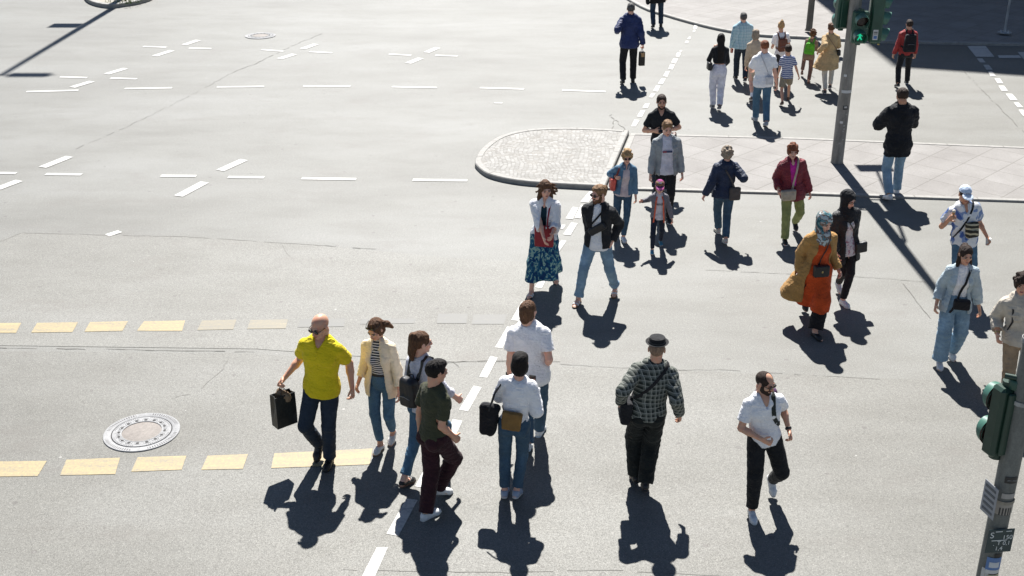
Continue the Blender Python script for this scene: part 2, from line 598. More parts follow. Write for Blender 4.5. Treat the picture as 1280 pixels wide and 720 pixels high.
class Rig:
    def __init__(s, sp):
        s.sp = sp
        g = sp.get; s.a = math.radians(g('a', 0)); s.fem = g('fem', False)
        s.child = g('child', False); s.w = g('w', 1.0)
        s.lod = g('lod', 1)
        # feet pixels -> root
        fR, fL = g('fR'), g('fL')
        gr, gl = G(fR[0], fR[1]), G(fL[0], fL[1])
        root = (gr+gl)/2
        if 'root' in sp: root = G(*sp['root'])
        fw = Vector((math.sin(s.a), -math.cos(s.a), 0))
        root = root+fw*g('push', 0.0)
        s.root = root
        s.th = math.pi+s.a
        top = atY(g('hx', fR[0]), g('hy'), root.y)
        s.topw = top
        lean_w = top.x-root.x
        s.lean_w = max(-.3, min(.3, lean_w))
        sc = top.z/1.75
        for _ in range(3):
            s.sc = sc
            s.pose()
            sc = top.z/s.topz
        s.sc = sc
        s.pose()
        s.M = Matrix.Translation(root) @ Matrix.Rotation(s.th, 4, 'Z') @ Matrix.Scale(sc, 4)
    def w2l(s, p):
        v = Vector(p)-s.root
        c, n = math.cos(-s.th), math.sin(-s.th)
        return np.array([v.x*c-v.y*n, v.x*n+v.y*c, v.z])/s.sc
    def pose(s):
        g = s.sp.get
        hs = g('hs', 1.26 if s.child else 1.05); s.hs = hs
        # foot frames
        s.foot = {}
        for sd, key in ((1, 'fR'), (-1, 'fL')):
            f = g(key)
            p = s.w2l(G(f[0], f[1]))
            lift = f[2] if len(f) > 2 else 0.0; pit = math.radians(f[3] if len(f) > 3 else 0.0)
            yaw = math.radians(f[4] if len(f) > 4 else 7.0)*sd
            fd = V3(math.sin(yaw), math.cos(yaw), 0); up = V3(0, 0, 1)
            fw = fd*math.cos(pit)-up*math.sin(pit); u2 = up*math.cos(pit)+fd*math.sin(pit)
            c = V3(p[0], p[1], lift)
            if pit >= 0: O = c+fd*.05-fw*.11
            else: O = c-fd*.11+fw*.05
            s.foot[sd] = dict(O=O, f=fw, u=u2, x=np.cross(fw, u2), ank=O+u2*.085)
        lw = s.w2l(s.root+Vector((s.lean_w, 0, 0)))
        side = np.array([lw[0], lw[1], 0])
        side = np.clip(side, -.22, .22)
        lf = g('lean', 0.03)
        pel = V3(side[0]*.35+g('px', 0), side[1]*.35+g('py', 0.0), .935)
        hw = .088 if not s.fem else .092
        for _ in range(60):
            ok = True
            for sd in (1, -1):
                hip = pel+V3(sd*hw, 0, 0)
                if np.linalg.norm(hip-s.foot[sd]['ank']) > .838: ok = False
            if ok: break
            pel = pel-V3(0, 0, .006)
        s.pel = pel
        s.hip = {sd: pel+V3(sd*hw, 0, 0) for sd in (1, -1)}
        s.knee = {}; s.ank = {}
        for sd in (1, -1):
            ft = s.foot[sd]
            fdir = V3(ft['f'][0], ft['f'][1], 0)
            k, an = ik(s.hip[sd], ft['ank'], .43, .415, nrm(fdir)*1.0+V3(sd*.05, 0, 0))
            s.knee[sd] = k
            dd = an-ft['ank']
            ft['O'] = ft['O']+dd; ft['ank'] = an; s.ank[sd] = an
        up = nrm(V3(side[0]*.65/.7, side[1]*.65/.7+lf*1.0, 1.0))
        s.up = up
        tw = math.radians(g('tw', 0))
        fwd = V3(-math.sin(tw), math.cos(tw), 0); fwd = nrm(fwd-up*(fwd@up)); rt = np.cross(fwd, up)
        s.fwd, s.rt = fwd, rt
        s.T = lambda u, x=0.0, y=0.0: s.pel+up*u+rt*x+fwd*(y+g('hunch', 0.0)*max(0, u-.3)*2.0)
        sw = (.163 if not s.fem else .143)*(1+(s.w-1)*.6)
        sz = .455+g('shrug', 0)
        s.sh = {sd: s.T(sz, sd*sw, 0.0) for sd in (1, -1)}
        s.neck0 = s.T(.50, 0, -.01)
        ya = math.radians(g('hd', math.degrees(s.a)))-s.a
        hp = math.radians(g('hp', 8)); hr = math.radians(g('hr', 0))
        hf = V3(-math.sin(ya), math.cos(ya), 0)
        hx = V3(math.cos(ya), math.sin(ya), 0)
        f2 = hf*math.cos(hp)-V3(0, 0, 1)*math.sin(hp); u2 = V3(0, 0, 1)*math.cos(hp)+hf*math.sin(hp)
        x2 = hx*math.cos(hr)+u2*math.sin(hr); u3 = np.cross(x2, f2)
        s.hR = np.stack([x2, f2, u3], 1)
        s.hc = s.T(.555, 0, .0)+nrm(up*.8+V3(0, 0, .5))*.145*(.5+.5*hs)+hf*math.sin(hp)*.05
        s.topz = s.hc[2]+.118*hs
        s.el = {}; s.wr = {}; s.hd = {}; s.pn = {}
        for sd, key in ((1, 'aR'), (-1, 'aL')):
            A = g(key, (8, 10, 14, 20))
            sh = s.sh[sd]; UL, FL = .285, .25
            if A[0] == 'p':
                wt = atY(A[1], A[2], s.root.y-A[3])
                t = s.w2l(wt)
                pole = A[4] if len(A) > 4 else (sd*.16, -1.0, -.6)
                # the hand centre is the target; the wrist sits .07 before it
                el, h = ik(sh, t, UL, FL+.07, pole)
                d = nrm(h-el); wr = el+d*FL
            else:
                fl, ab, eb, inw = [math.radians(q) for q in A[:4]]
                u = rt*sd*math.sin(ab)+(fwd*math.sin(fl)-up*math.cos(fl))*math.cos(ab)
                u = nrm(u); w = fwd*math.cos(inw)-rt*sd*math.sin(inw)
                w = nrm(w-u*(w@u)); el = sh+u*UL
                d = nrm(u*math.cos(eb)+w*math.sin(eb)); wr = el+d*FL
            s.el[sd] = el; s.wr[sd] = wr; s.hd[sd] = d
            pn = {'in': -rt*sd, 'up': V3(0, 0, 1), 'down': V3(0, 0, -1), 'back': -fwd, 'body': -rt*sd*.5-fwd}[g('palm'+key[1], 'in')]
            pn = nrm(pn-d*(pn@d)); s.pn[sd] = pn
        R = 1.0
        s.tab = [(u, rx*.93*s.w, ry*.97*(s.w**.9)*(1+g('belly', 0)*math.exp(-((u-.15)/.12)**2))) for u, rx, ry in (BODY_F if s.fem else BODY_M)]
    def rad(s, u):
        us = [t[0] for t in s.tab]
        return float(np.interp(u, us, [t[1] for t in s.tab])), float(np.interp(u, us, [t[2] for t in s.tab]))
    def torso(s, us, infl, fa=True, fb=True, flare=None, shift=None, sinfl=1.0):
        out = []
        st = []
        for u in us:
            rx, ry = s.rad(u)
            e = infl(u) if callable(infl) else infl
            c = s.T(u)
            if shift is not None and u < .05:
                k = (.05-u)/(.05-us[0]); c = c+np.asarray(shift)*k
            st.append((c, rx+e*sinfl, ry+e))
        for i in range(len(st)-1):
            (c0, x0, y0), (c1, x1, y1) = st[i], st[i+1]
            out.append(Cone(c0, c1, x0, x1, (y0/x0+y1/x1)/2, s.fwd, fa and i == 0, fb and i == len(st)-2))
        return out
    def chest(s, e=0.0):
        if not s.fem or s.child: return [Ell(s.T(.36, sd*.07, .075), (.08+e, .05+e, .06+e)) for sd in (1, -1)]
        return [Ell(s.T(.335, sd*.065, .085), (.062+e, .058+e, .062+e)) for sd in (1, -1)]
    def butt(s, e=0.0):
        return [Ell(s.pel+V3(sd*.075, -.06, -.045), (.083+e, .078+e, .082+e)) for sd in (1, -1)]
    def hand(s, sd):
        d, n, w = s.hd[sd], s.pn[sd], s.wr[sd]
        t = np.cross(d, n)*sd*1.0      # towards the thumb
        if t@s.fwd < 0 and abs(t@s.fwd) > .3: t = -t
        k = (1.0 if not s.fem else .92)*(.9 if s.child else 1)
        cu = s.sp.get('curlR' if sd > 0 else 'curlL', 0.45)
        ps = [Cone(w-d*.02, w+d*.035*k, .026*k, .034*k, .62, n), Cone(w+d*.03*k, w+d*.082*k, .037*k, .040*k, .42, n)]
        for i, (off, L) in enumerate(((.030, .072), (.010, .080), (-.010, .075), (-.029, .058))):
            b = w+d*(.086-abs(off-.005)*.15)*k+t*off*k
            dr = nrm(d+t*off*2.0); L *= k
            a1 = cu*55; a2 = cu*70
            ax = np.cross(dr, n)
            d1 = rotv(dr, ax, math.radians(a1)); d2 = rotv(d1, ax, math.radians(a2)); d3 = rotv(d2, ax, math.radians(a2*.6))
            p1 = b+d1*L*.45; p2 = p1+d2*L*.32; p3 = p2+d3*L*.25
            r = .0092*k
            ps += [Cone(b-dr*.01, p1, r*1.05, r), Cone(p1, p2, r, r*.92), Cone(p2, p3, r*.92, r*.8)]
        b = w+d*.025*k+t*.026*k
        td = nrm(d*.75+t*.8+n*.35*cu*2); p1 = b+td*.042*k; td2 = nrm(td*.6+d*.55+n*.5*cu); p2 = p1+td2*.032*k
        ps += [Cone(b, p1, .0145*k, .0115*k), Cone(p1, p2, .0112*k, .0088*k)]
        return ps
    def handc(s, sd):
        return s.wr[sd]+s.hd[sd]*.085+s.pn[sd]*.022
    def H(s, x, y, z): return s.hc+s.hR@(np.array([x, y, z])*s.hs)
    def he(s, c, r): return Ell(s.H(*c), np.array(r)*s.hs, s.hR)
    def hcn(s, a, b, ra, rb, sq=1.0, u=None, **kw):
        return Cone(s.H(*a), s.H(*b), ra*s.hs, rb*s.hs, sq, (s.hR@np.array(u)) if u is not None else (0, 1, 0), **kw)
    def headp(s):
        f = s.fem
        jw = .052 if f else .058
        P = [s.he((0, -.014, .026), (.073, .094, .086)), s.he((0, .022, -.02), (.062 if f else .065, .068, .078)),
             s.he((0, .030, -.068), (jw, .056, .042)), s.he((0, .070, -.090), (.026, .022, .022)),
             s.hcn((0, .088, .020), (0, .108, -.022), .008, .0135), s.he((0, .101, -.026), (.017, .013, .010)),
             s.hcn((-.035, .078, .026), (.035, .078, .026), .011, .011),
             s.he((.038, .066, -.018), (.022, .020, .018)), s.he((-.038, .066, -.018), (.022, .020, .018)),
             s.he((0, .086, -.058), (.024, .014, .014))]
        E = [s.he((sd*.077, -.004, -.004), (.009, .019, .031)) for sd in (1, -1)]
        Nk = [Cone(s.neck0-s.up*.03, s.H(0, -.022, -.07), .060 if not f else .051, .056*s.hs if not f else .047*s.hs)]
        return P, E, Nk
    def bodyp(s):
        ps = s.torso([t[0] for t in s.tab[2:]], -0.004, False, False)+[Cone(s.T(-.035), s.T(.03), .105*s.w, .135*s.w, .75, s.fwd)]
        ps += s.butt(-.008)
        k = s.w**.7*(.93 if s.fem else 1.0)*(.9 if s.child else 1)
        for sd in (1, -1):
            ps += [Cone(s.T(.475, sd*.05), s.sh[sd], .05, .052*k)]
            ps += [Cone(s.sh[sd], s.el[sd], .048*k, .039*k), Cone(s.el[sd], s.el[sd]+(s.wr[sd]-s.el[sd])*.35, .038*k, .041*k),
                   Cone(s.el[sd]+(s.wr[sd]-s.el[sd])*.35, s.wr[sd], .041*k, .027*k, .85, s.pn[sd])]
            ps += [Cone(s.hip[sd], s.knee[sd], .082*k, .052*k), Cone(s.knee[sd], s.knee[sd]+(s.ank[sd]-s.knee[sd])*.35, .050*k, .052*k),
                   Cone(s.knee[sd]+(s.ank[sd]-s.knee[sd])*.35, s.ank[sd], .052*k, .034*k)]
            f = s.foot[sd]
            ps += [Cone(f['ank'], f['O']-f['f']*.03+f['u']*.035, .034, .030), Cone(f['ank']-f['u']*.02, f['O']+f['f']*.11+f['u']*.026, .034, .026),
                   Cone(f['O']-f['f']*.03+f['u']*.03, f['O']+f['f']*.11+f['u']*.022, .028, .036, .6, f['u']), Cone(f['O']+f['f']*.11+f['u']*.022, f['O']+f['f']*.155+f['u']*.018, .036, .028, .55, f['u'])]
        return ps
    def outer(s, prims): s._outer = prims
    def osdf(s, p):
        X, Y, Z = (np.array([v]) for v in p)
        return min(float(q.d(X, Y, Z)[0]) for q in s._outer)
    def march(s, p, d, gap=.008):
        p = np.asarray(p, float); d = nrm(d); t = 0.5
        # from outside inwards, so that inner gaps do not stop it
        for _ in range(200):
            v = s.osdf(p+d*t)
            if v < gap or t <= 0.0: break
            t -= max(.002, (v-gap)*.6)
        return p+d*max(t, 0)
    def loop(s, P0, P1, side, n=14, t0=0.0, t1=1.0, gap=.008):
        """band over the clothes from P0 (bag) to P1 (shoulder) round the front (side=1) or back (-1)"""
        C = (P0+P1)/2; U = (P1-P0)/2; L = np.linalg.norm(U); u = U/L
        v = s.fwd*side; v = nrm(v-u*(v@u))
        pts = []; nn = []
        for i in range(n+1):
            t = math.pi*(t0+(t1-t0)*i/n)
            q = C-U*math.cos(t)*.72
            dr = nrm(-u*math.cos(t)*abs(math.cos(t))+v*math.sin(t)*1.1)
            pts.append(s.march(q, dr, gap)); nn.append(dr)
        return pts, nn
LODH = {0: (.0085, .0038), 1: (.011, .0055), 2: (.014, .008)}

def merge(parts):
    V = []; Q = []; b = 0
    for v, q in parts:
        V.append(v); Q.append(q+b); b += len(v)
    return np.concatenate(V), np.concatenate(Q)
def g_top(r, root, name='shirt', m=None, infl=.014, hem=-.03, sleeve='long', top=.512, flare=0.0, fold=.005, opening=None, open_to=None,
          collar=None, v=0.0, shell=False, shift=None, hood=False, seed=0, cuff=.0, sw=0.0, h=None, belt=False, cm=None, open_x=0.0, bust=True, tail=None, legs=False, insh=.020):
    h = h or LODH[r.lod][0]*(.9 if shell else 1)
    if infl > .02: infl = .02+(infl-.02)*.55
    hipx = 0.006 if hem < 0 else 0
    f = lambda u: infl+flare*max(0, .12-u)+hipx*min(1, max(0, (.12-u)/.08))+(-.018 if belt and abs(u-.14) < .03 else 0)
    us = [hem]+[u for u in (-.42, -.27, -.12, -.04, .03, .14, .26, .36, .43, .475) if u > hem+.03]+[top]
    T = r.torso(us, f, shift=shift)
    LG = []
    if legs:
        for sd in (1, -1):
            k_, a_ = r.knee[sd], r.ank[sd]; q = k_+(a_-k_)*.4
            LG += [Cone(r.hip[sd], k_, .110, .112), Cone(k_, q, .112, .122)]
    k = r.w**.7*(.93 if r.fem else 1.0)*(.9 if r.child else 1)
    S = []
    e = infl+sw
    for sd in (1, -1):
        S.append(Cone(r.T(.475, sd*.05), r.sh[sd], .046+infl, .050*k+infl*.9))
    SL = []
    cufs = []
    for sd in (1, -1):
        sh, el, wr = r.sh[sd], r.el[sd], r.wr[sd]
        if sleeve == 'none': continue
        if sleeve == 'short':
            p = sh+(el-sh)*.68
            SL.append(Cone(sh, p, .048*k+e, .048*k+e+.008, fb=True)); cufs.append((sh, p, .048*k+e+.000))
        else:
            fr = {'long': .99, 'rolled': .48, 'three': .75}[sleeve]
            p = el+(wr-el)*fr
            rc = (.030+(1-fr)*.014)*k+e*.8+cuff
            SL += [Cone(sh, el, .048*k+e, .041*k+e), Cone(el, p, .041*k+e, rc, fb=True)]
            cufs.append((el, p, rc-.008))
            if sleeve == 'rolled': SL.append(Cone(p-nrm(p-el)*.06, p, rc+.006, rc+.008, fa=True, fb=True))
    extra = []
    if bust: extra += r.chest(infl*.7-.004)
    if hem < .0: extra += [Ell(b.c, b.r+infl*.5+max(0, flare*.06)) for b in r.butt(0)] if hem < -.06 else []
    F = Field(T+S+SL+extra+LG, h, pad=.06)
    F.adds(T, .02); F.adds(LG, .05); F.adds(S, .03); F.adds(extra, .035)
    F.adds(SL, .010)
    if hem < -.0 and (shift is None or legs):
        F.cut(-r.up, -(r.T(hem)@r.up)+1e-4)
    F.folds(fold, 7, 7, 11, seed=seed); F.folds(fold*.5, 14, 14, 20, seed=seed+4)
    if shell:
        u0 = [u for u in us if u < .32]
        inner = r.torso([hem-.06]+[hem]+u0[1:]+[.33], lambda u: f(u)-insh, shift=None if shift is None else np.asarray(shift)*((.05-hem+.06)/(.05-hem)))
        for q in inner: F.sub(q)
        if shift is not None: F.cut(-r.up, -(r.T(hem+.04)@r.up))
    for a, b, rr in cufs:
        d = nrm(b-a)
        F.sub(Cone(b-d*.018, b+d*.03, rr-.004, rr, fa=True))
    # front opening: wedge from neck to open_to
    if opening:
        w0, w1 = opening
        ut = open_to if open_to is not None else hem-.05
        pts = [(.56, w0), (.45, w0), (.15, (w0*.6+w1*.4)), (max(ut, -.1), w1), (min(ut, -.11), w1)]
        pts = [p for i, p in enumerate(pts) if p[0] >= ut-1e-6 or i == 4]
        for (ua, wa), (ub, wb) in zip(pts[:-1], pts[1:]):
            if ub >= ua: continue
            yy = .25
            F.sub(Cone(r.T(ua, open_x*1.0, yy), r.T(ub, open_x, yy), max(.012, wa), max(.012, wb), 5.0, r.fwd, False, False))
    if v > 0:
        F.sub(Cone(r.T(.60, 0, .10), r.T(.50-v, 0, .16), .060, .006, 3.0, r.fwd))
    nb = r.T(.50, 0, -.005); nt = r.T(.575, 0, .004)
    F.sub(Cone(r.T(.47), r.H(0, -.02, -.09), .058 if not r.fem else .050, .060 if not r.fem else .052, fa=True, fb=True))
    o = link_mesh(name, *F.mesh(), m, root)
    if collar:
        rr = .064 if not r.fem else .056
        ct, cb, gap, th = {'polo': (.548, .495, .028, .012), 'shirt': (.553, .49, .024, .012), 'crew': (.520, .503, 0, .011), 'lapel': (.550, .475, .055, .013),
                       'high': (.572, .49, .02, .016), 'hood': (.535, .48, .03, .022)}[collar]
        hh = min(h, .006)
        A = Cone(r.T(cb, 0, .0), r.T(ct+.012, 0, -.004), rr+.034+infl*.4, rr+.014, .95, r.fwd, True, True)
        C = Field([A], hh, pad=.03)
        C.add(A, 0)
        if collar in ('polo', 'shirt', 'lapel'):
            for sd in (1, -1):
                C.add(Box(r.T(.490, sd*.048, .088), (.030, .008, .020), np.stack([nrm(r.rt+r.up*sd*.6), nrm(r.fwd+r.up*.5), nrm(np.cross(nrm(r.rt+r.up*sd*.6), nrm(r.fwd+r.up*.5)))], 1), .005), .012)
        C.sub(Cone(r.T(.44, 0, .0), r.T(.62, 0, -.006), rr+.034-th+.004, rr-.004, .95, r.fwd))
        if gap: C.sub(Cone(r.T(.62, 0, .10), r.T(.46, 0, .11), gap*1.8, gap*.35, 2.5, r.fwd))
        try: link_mesh('collar', *C.mesh(), cm or m, o)
        except Exception: pass
    if hood:
        A = [Ell(r.T(.505, 0, -.085), (.115, .062, .065)), Ell(r.T(.515, .07, -.03), (.05, .07, .045)), Ell(r.T(.515, -.07, -.03), (.05, .07, .045))]
        C = Field(A, min(h, .009), pad=.03)
        C.adds(A, .03); C.folds(.008, 12, 12, 12, seed=seed+8)
        C.sub(Ell(r.T(.56, 0, -.045), (.075, .055, .05)), .01)
        link_mesh('hood', *C.mesh(), m, o)
    r.outer([q for q in T+S+extra])
    return o
def g_pants(r, root, m, cut='straight', waist=.115, hem=1.0, fold=.005, seed=1, name='trousers', infl=.012, cuffed=False, knee=None):
    a, b, c = {'slim': (.088, .066, .050), 'straight': (.094, .070, .062), 'wide': (.100, .094, .100), 'baggy': (.102, .088, .076), 'track': (.104, .084, .062),
               'shorts': (.104, .092, .085), 'tight': (.086, .066, .050)}[cut]
    k = r.w**.6*(.97 if r.fem else 1)*(.95 if r.child else 1)
    h = LODH[r.lod][0]
    T = r.torso([.03, waist], infl, fa=False)+[Cone(r.T(-.035), r.T(.03), .115*r.w, r.rad(.03)[0]+infl, .76, r.fwd)]
    L = []; cuf = []
    for sd in (1, -1):
        hp, kn, an = r.hip[sd], r.knee[sd], r.ank[sd]
        if cut == 'shorts':
            p = hp+(kn-hp)*hem
            L.append(Cone(hp, p, a*k, c*k+.01, fb=True)); cuf.append((hp, p, c*k))
        else:
            d = nrm(an-kn); p = kn+(an-kn)*hem
            L += [Cone(hp, kn, a*k, b*k), Cone(kn, p, b*k, c*k, fb=True)]; cuf.append((kn, p, c*k-.008))
            if cuffed: L.append(Cone(p-d*.05, p, c*k+.008, c*k+.009, fa=True, fb=True))
    B = [Ell(q.c, q.r+infl*.6) for q in r.butt(0)]
    F = Field(T+L+B, h, pad=.06)
    F.adds(T, .02); F.adds(B, .03); F.adds(L, .012)
    F.folds(fold, 7, 7, 16, seed=seed); F.folds(fold*.5, 16, 16, 30, seed=seed+3)
    for x, y, rr in cuf:
        d = nrm(y-x); F.sub(Cone(y-d*.02, y+d*.03, rr-.004, rr, fa=True))
    o = link_mesh(name, *F.mesh(), m, root)
    r._p = T
    if not hasattr(r, '_outer'): r.outer(T)
    return o
def g_skirt(r, root, m, waist=.15, hem=-.62, r1=.24, fold=.010, name='skirt', shift=(0, 0, 0), infl=.014, sq1=.8, seed=2, hemcut=None):
    h = LODH[r.lod][0]
    us = [waist, .03, -.06]
    T = []
    c = [r.T(waist), r.T(.03), r.T(-.06), (r.knee[1]+r.knee[-1])/2*V3(1, 1, 0)+V3(0, 0, r.pel[2]+hem)+np.asarray(shift)]
    x0, y0 = r.rad(waist); x1, y1 = r.rad(.03); x2, y2 = r.rad(-.06)
    T = [Cone(c[1], c[0], x1+infl, x0+infl, y1/x1, r.fwd, False, True), Cone(c[2], c[1], x2+infl+.01, x1+infl, y2/x2, r.fwd),
         Cone(c[3], c[2], r1, x2+infl+.01, sq1, r.fwd, True, False)]
    zb = r.pel[2]+hem
    for sd in (1, -1):
        k_, a_ = r.knee[sd], r.ank[sd]; q = k_+(a_-k_)*min(1, max(0, (k_[2]-zb+.08)/max(.05, k_[2]-a_[2])))
        T += [Cone(r.hip[sd], k_, .088, .085), Cone(k_, q, .085, .11)]
    F = Field(T+r.butt(infl), h, pad=.07)
    F.adds(T, .05); F.adds(r.butt(infl*.5), .04)
    F.folds(fold, 10, 10, 2.2, seed=seed, band=.05); F.folds(fold*.5, 20, 20, 4, seed=seed+3, band=.05)
    F.cut(V3(0, 0, -1), -zb-.0)
    if hemcut is not None: F.cut(*hemcut)
    return link_mesh(name, *F.mesh(), m, root)
def g_shoe(r, root, sd, kind, m, sm):
    f = r.foot[sd]; O, fw, u, x = f['O'], f['f'], f['u'], f['x']
    k = (.9 if r.fem else 1.0)*(.88 if r.child else 1)
    P = lambda a, b, c=0.0: O+fw*a*k+u*b+x*c
    h = {0: .0055, 1: .007, 2: .010}[r.lod]
    hi = {'sneaker': .085, 'boot': .15, 'flat': .04, 'loafer': .055, 'sandal': 0}[kind]
    sole = [Cone(P(-.035, .013), P(.06, .013), .036, .036, .42, u), Cone(P(.06, .013), P(.135, .013, sd*-.004), .036, .044, .35, u), Cone(P(.135, .013, sd*-.004), P(.168, .016, sd*-.006), .044, .033, .42, u)]
    if kind != 'sandal':
        up = [Cone(P(-.030, .045), P(.05, .046), .036, .038), Cone(P(.05, .045), P(.12, .036, sd*-.003), .039, .043, .75, u), Cone(P(.12, .034, sd*-.003), P(.160, .030, sd*-.006), .043, .032, .75, u)]
        if hi > .05: up.append(Cone(P(-.014, .04), P(-.008, hi), .040, .041, fb=True))
        F = Field(up, h, pad=.03); F.adds(up, .015)
        if kind in ('flat', 'loafer'):
            F.sub(Ell(P(.015, .085), (.033, .06, .045), np.stack([x, fw, u], 1)), .006)
            if kind == 'flat': F.sub(Ell(P(.035, .08), (.04, .07, .045), np.stack([x, fw, u], 1)), .006)
        F.cut(-u, -(P(0, .010)@u))
        F.folds(.0015, 25, 25, 25, seed=3)
        o = link_mesh('shoe', *F.mesh(), m, root)
    F2 = Field(sole, h, pad=.02); F2.adds(sole, .008)
    F2.cut(-u, -(P(0, 0.001)@u))
    F2.cut(u, P(0, .024)@u)
    if kind == 'sandal':
        o = link_mesh('sandal', *F2.mesh(), sm, root)
        mb = MB()
        for a, w in ((.115, .034), (.055, .030)):
            pts = []; nn = []
            for i in range(9):
                t = math.pi*i/8
                p = P(a, .020+.043*math.sin(t) if a < .1 else .020+.030*math.sin(t), .043*math.cos(t)); pts.append(p); nn.append(nrm(u*math.sin(t)+x*math.cos(t)))
            mb.ribbon(pts, nn, w, .004)
        mb.build('strap', m, o)
    else:
        link_mesh('sole', *F2.mesh(), sm, o)
        if kind == 'sneaker' and r.lod == 0:
            mb = MB()
            for i in range(4):
                a = .035+i*.018
                mb.tube([P(a, .083-i*.006, -.016), P(a+.006, .087-i*.0065, 0), P(a, .083-i*.006, .016)], .0032, 6)
            mb.build('laces', sm, o)
    return o
def g_sock(r, root, sd, m, hgt=.10):
    f = r.foot[sd]; d = nrm(r.knee[sd]-r.ank[sd])
    P = [Cone(f['O']+f['u']*.04, r.ank[sd], .036, .038), Cone(r.ank[sd], r.ank[sd]+d*hgt, .038, .044, fb=True)]
    F = Field(P, .008, pad=.03); F.adds(P, .015)
    link_mesh('sock', *F.mesh(), m, root)
def g_hair(r, root, kind, m, tail=None, seed=0, name='hair'):
    h = {0: .0045, 1: .006, 2: .0085}[r.lod]
    B = r.he((0, -.016, .030), (.0795, .101, .0935))
    P = [B]; subs = []
    R = r.hR
    bx = lambda c, hh, rnd=.012: Box(r.H(*c), np.array(hh)*r.hs, R, rnd*r.hs)
    face = r.he((0, .122, -.030), (.090 if not r.fem else .080, .084, .116))
    low = bx((0, .075, -.10), (.13, .095, .070), .02)
    nape = bx((0, 0, -.16), (.13, .2, .085), .02)
    post = []
    amp = .004
    if kind == 'short':
        P += [r.he((0, .020, .085), (.060, .070, .038))]; subs = [face, low, nape]; amp = .005
    elif kind == 'buzz':
        P = [r.he((0, -.015, .028), (.0770, .0980, .0905))]; subs = [face, low, nape]; amp = .001
    elif kind == 'quiff':
        P += [r.he((0, .045, .105), (.055, .050, .038)), r.he((0, 0, .10), (.06, .07, .035))]; subs = [face, low, nape]; amp = .007
    elif kind == 'balding':
        P = [r.he((0, -.016, .026), (.0785, .099, .088))]
        subs = [face, low, nape, r.he((0, .065, .115), (.058, .075, .075))]; amp = .002
    elif kind == 'swept':
        P += [r.he((0, -.02, -.02), (.080, .085, .085)), r.he((0, -.075, -.075), (.045, .030, .035))]; subs = [face, bx((0, .075, -.10), (.13, .085, .070), .02), bx((0, 0, -.20), (.13, .2, .085), .02)]; amp = .005
    elif kind == 'bob':
        P += [r.he((0, -.020, -.03), (.090, .088, .100)), r.he((0, .0, .07), (.078, .09, .055))]
        subs = [r.he((0, .128, -.045), (.074, .085, .110)), bx((0, 0, -.215), (.13, .2, .085), .012)]; amp = .003
    elif kind in ('long', 'wavy', 'blown'):
        P += [r.he((0, -.022, -.02), (.088, .086, .100))]
        subs = [r.he((0, .128, -.045), (.064, .085, .112))]
        if kind == 'long':
            e = r.T(.24, 0, -.125); P += [Cone(r.H(0, -.055, -.03), r.T(.45, 0, -.095), .075, .080, .62, r.fwd), Cone(r.T(.45, 0, -.095), e, .080, .060, .5, r.fwd)]
        elif kind == 'wavy':
            P += [Cone(r.H(0, -.05, -.02), r.T(.40, -.01, -.085), .078, .066)]
            for sd in (1, -1):
                P += [Cone(r.H(sd*.060, .005, -.02), r.H(sd*.078, .01, -.12), .034, .032), Cone(r.H(sd*.078, .01, -.12), r.T(.34, sd*.08, .085), .032, .016)]
            rw = random.Random(5)
            for i in range(9):
                z = rw.uniform(-.10, .05); e = rw.uniform(.12, .19)
                P += [Cone(r.H(-.05, -.05, z), r.H(-e*.7, -.06, z-.02), .024, .016), Cone(r.H(-e*.7, -.06, z-.02), r.H(-e, -.05, z-.05+rw.uniform(-.02, .03)), .016, .005)]
            for i in range(4):
                z = rw.uniform(-.06, .06); P += [Cone(r.H(.05, -.04, z), r.H(.115, -.04, z-.03), .022, .007)]
            amp = .006
        else:
            P += [Cone(r.H(-.03, -.07, .02), r.H(-.10, -.09, .01), .038, .036), Cone(r.H(-.10, -.09, .01), r.H(-.145, -.10, -.05), .036, .014)]
            subs = [face, nape]; amp = .005
    elif kind in ('pony', 'bun', 'updo', 'half'):
        subs = [face, bx((0, .085, -.10), (.13, .075, .070), .02), nape]
        if kind == 'pony':
            P += [r.he((0, -.11, .055), (.026, .026, .026)), Cone(r.H(0, -.125, .05), r.H(0, -.150, -.02), .030, .034), Cone(r.H(0, -.150, -.02), r.H(0, -.125, -.14), .034, .012)]
        elif kind == 'bun': P += [r.he((0, -.105, .055), (.038, .034, .038)), r.he((.0, .0, .07), (.08, .09, .055))]; amp = .005
        elif kind == 'updo': P += [r.he((0, -.075, .105), (.042, .036, .050)), r.he((0, -.06, .14), (.022, .022, .03))]; amp = .006
        else:
            P += [Cone(r.H(0, -.105, .055), r.H(0, -.10, -.10), .045, .050, .6, R[:, 1]), r.he((.0, -.09, .09), (.035, .03, .025)), Cone(r.H(0, -.08, -.05), r.H(0, -.085, -.16), .065, .03, .5, R[:, 1])]
            subs = [face, bx((0, .085, -.10), (.13, .075, .070), .02)]; amp = .005
    elif kind == 'curly':
        rnd = random.Random(seed+4)
        P += [r.he((0, -.02, .0), (.088, .092, .098))]
        for _ in range(46):
            t = rnd.uniform(0, 2*math.pi); ph = rnd.uniform(0, 2.0)
            P.append(r.he((.088*math.sin(ph)*math.cos(t), -.018+.105*math.sin(ph)*math.sin(t), .02+.102*math.cos(ph)), (.022, .022, .022)))
        subs = [r.he((0, .128, -.050), (.072, .080, .104)), bx((0, .0, -.20), (.13, .2, .10), .02)]; amp = .004
    F = Field(P, h, pad=.03)
    F.adds(P, .014)
    F.folds(amp, 40, 40, 16, seed=seed)
    F.folds(amp*.6, 90, 90, 22, seed=seed+2)
    for q in subs: F.sub(q, .008)
    return link_mesh(name, *F.mesh(), m, root)
